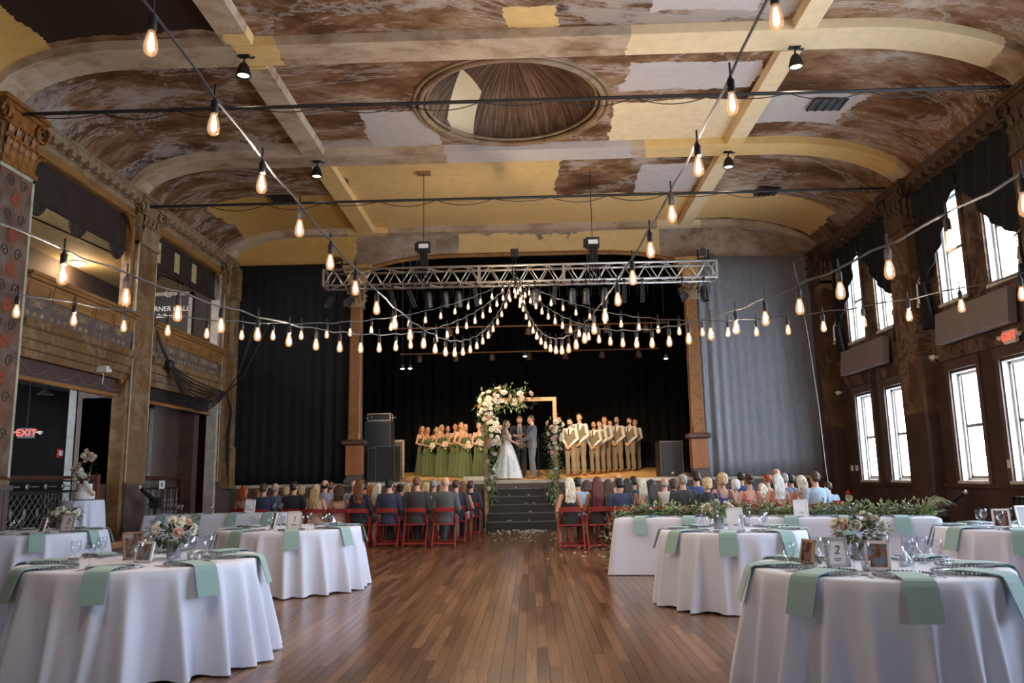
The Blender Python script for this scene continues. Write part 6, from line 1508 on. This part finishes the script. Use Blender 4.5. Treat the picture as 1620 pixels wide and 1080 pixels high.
arm_stand((-7.85, 16.75, PF), 0, 'black stand with a slanted arm by the second left pier'); arm_stand((7.55, 15.2, 0), .9, 'black stand with a slanted arm by the right wall')
for k, nm in enumerate(('nearest', 'middle', 'farthest')):
    t = thing('folded_chair', 'dark folded chair leaning by the right wall, %s of three' % nm, 'chair', (7.55-.027*k, 12.25+.10*k, 0), .3, 'folded chairs by the right wall')
    for s_ in (-.2, .2): MB().bar((s_,-.1,0),(s_,.1,.92),.03).build('leg', M['black_metal'], t)
    MB().bar((-.2,.1,.9),(.2,.1,.9),.04).build('back_rail', M['black_metal'], t); MB().obox((0,-.01,.5),(.36,.025,.4), Matrix.Rotation(-.21,3,'X')).build('seat', M['black_plastic'], t)
    if k == 0: MB().bar((-.1,.035,.74),(-.1,.068,.88),.03,.01).build('yellow_highlight', mat('yellow_highlight', (.70,.42,.08), .5), t)  # yellow highlight on the chair, built as a coloured strip
# ------------------------------------------------------------------ right wall: panels, extinguisher, plates, drapes
M['acoustic'] = mat('mauve_fabric_panel', (.235,.19,.19), .85, 0, .06)
for y0, y1, nm in ((17.8,20.25,'far'), (13.05,15.45,'near')):
    t = thing('acoustic_panel', 'mauve rectangular fabric panel under the %s upper windows' % nm, 'panel', (XR-.16, (y0+y1)/2, 4.02), 0, 'acoustic panels'); w = y1-y0
    MB().obox((0,0,0),(.14,w,.60), Matrix.Rotation(.08,3,'Y')).build('pad', M['acoustic'], t)
    for s_ in (-1,1): MB().bar((.05,s_*w*.3,.2),(.155,s_*w*.3,.2),.03).build('bracket', M['black_metal'], t)
t = thing('fire_extinguisher', 'red fire extinguisher hanging on the right wall by the stage', 'extinguisher', (XR-.09, 21.25-.42, .45)); MB().lathe([(0,0),(.07,0),(.078,.02),(.078,.36),(.05,.42),(.022,.44),(0,.44)], 18).build('cylinder', mat('extinguisher_red', (.42,.02,.015), .3), t, True); MB().lathe([(.0795,.16),(.0795,.30)], 18, caps=False).build('label_band', M['paper'], t); MB().tube([(0,0,.44),(0,0,.5)], .025, 8).bar((0,-.06,.52),(0,.06,.50),.02).build('valve', M['black_metal'], t); MB().tube([(0,.02,.48),(-.03,.12,.46),(-.04,.12,.3),(-.03,.09,.1)], .012, 6).build('hose', M['black_metal'], t); MB().box(.06,.09,-.03,.03,.2,.3).build('bracket', M['black_metal'], t)
for y, zz in ((20.95-.3,1.42),(20.35,1.42),(13.9,1.42)):
    t = thing('wall_plate', 'pale switch plate on the right wall, %s' % {20.65:'nearest the stage',20.35:'second from the stage',13.9:'between the near windows'}[round(y,2)], 'switch', (XR-.03, y, zz)); MB().box(-.006,.03,-.045,.045,-.07,.07).build('plate', M['exit_white'], t); MB().box(-.012,-.006,-.01,.01,-.02,.02).build('toggle', M['paper'], t)
for y, zz, nm in ((20.9,3.36,'on the painted oval by the stage'), (15.9,3.55,'beside the right pier')):
    t = thing('wall_floodlight', 'small white floodlight on the right wall, ' + nm, 'lamp', (XR-.12, y, zz)); MB().lathe([(.02,.06),(.06,.0),(.065,-.03),(.05,-.03)], 12, caps=False).build('head', M['exit_white'], t, False, None, (0,-1.2,0)); MB().box(.0,.12,-.03,.03,-.03,.03).build('base', M['exit_white'], t)
t = thing('hanging_cord', 'long pale cord hanging beside the right stage curtain', 'cord', (7.55, 21.0, 0)); MB().tube([(.3,.62,7.25),(-.25,.3,7.0),(-.10,.1,5.0),(0,0,3.0),(.05,0,1.4),(.10,-.02,.75),(.08,0,.62)], .012, 6).build('cord', M['paper'], t)
def swag(yc, half, label, side):
    """drape over one upper window: hung from the cornice, tied back at the outer edge"""
    y0 = yc; y1 = yc + side*half; zt_ = 6.98; ztie = 5.05
    def f(u, v):
        y = y0+(y1-y0)*u; low = 6.75-(6.75-ztie)*(u**.8); bl = low - .22*math.sin(PI*u)*(1 if side < 0 else 1)
        z = zt_+(bl-zt_)*v; gather = v*u; yy = y + side*(-.10*gather)
        x = XR-.16 - .05*v*(1-u) + .045*math.sin(26*u+5*v*u)*(.35+.65*(1-v*u)); return (x, yy, z)
    o = MB().grid(f, 46, 14).build('window_drape', M['black_drape'], None, True); md = o.modifiers.new('thickness', 'SOLIDIFY'); md.thickness = .012; tag(o, label, 'curtain', 'black window drapes')
    tl = MB(); rows = []
    for j in range(9):
        v = j/8; w = .07+.16*v; rows.append([(XR-.16+.05*math.cos(2*PI*k/20)*(1+.5*math.cos(3*k)), y1-side*(.14+.08*v)+w*math.sin(2*PI*k/20), ztie+.02-(.95)*v) for k in range(20)])
    tl.loft(rows).build('drape_tail', M['black_drape'], o, True)
    c = MB().tube([(XR-.25,y1-side*.22,ztie),(XR-.22,y1-side*.10,ztie+.06),(XR-.10,y1,ztie+.22)], .016, 6); c.tube([(XR-.26,y1-side*.14,ztie+.02),(XR-.27,y1-side*.14,ztie-.28)], .008, 5).tube([(XR-.26,y1-side*.10,ztie+.02),(XR-.27,y1-side*.10,ztie-.36)], .008, 5).lathe([(.012,0),(.03,-.12),(0,-.12)], 8, (XR-.27,y1-side*.14,ztie-.28)).lathe([(.012,0),(.03,-.12),(0,-.12)], 8, (XR-.27,y1-side*.10,ztie-.36))
    c.build('tie_cord', mat('pale_tie_cord', (.42,.34,.22), .6) if 'ptc' not in M else M['ptc'], o)
for yc, nm in ((18.74,'far'), (14.22,'near')):
    swag(yc+.06, 1.75, 'black tied-back drape over the left window of the %s upper pair' % nm, 1); swag(yc-.06, 1.75, 'black tied-back drape over the right window of the %s upper pair' % nm, -1)
# black cables looped along the far gallery front and up to the strings
t = thing('cable_bundle', 'loose bundle of black cables looped along the far gallery front', 'cables', (0,0,0)); rr = random.Random(12)
P1, P2 = Vector((-8.15,17.75,4.02)), Vector((-8.05,20.9,3.72))
for k in range(9):
    sag = .1+.09*k; pts = [P1.lerp(P2, q/14)+Vector((.03*rr.random(), 0, -sag*(1-(2*q/14-1)**2)*(1.2-.5*q/14))) for q in range(15)]
    MB().tube(pts, .016, 5).build('cable', M['cable'], t)
for k in range(5):
    e = Vector((-7.35+.12*k, 20.6, 5.2+.3*(k % 3))); pts = [P2, P2.lerp(e,.35)+Vector((.05,0,-.12-.03*k)), P2.lerp(e,.7)+Vector((.02,0,-.08)), e]; MB().tube(pts, .012, 5).build('cable', M['cable'], t)
for k in range(4): MB().tube([P2+Vector((0,0,0)), P2+Vector((.02+.02*k,.25,-.5)), (-8.12+.03*k,21.15,2.6), (-8.1+.03*k,21.16,1.9-.2*k)], .014, 5).build('cable', M['cable'], t)
MB().tube([(-8.3,17.3,4.75),(-8.22,17.45,4.35),P1,P1+Vector((0,.1,-.1))], .03, 6).ell(P1, (.09,.12,.12), 10, 7).build('knot', M['cable'], t)
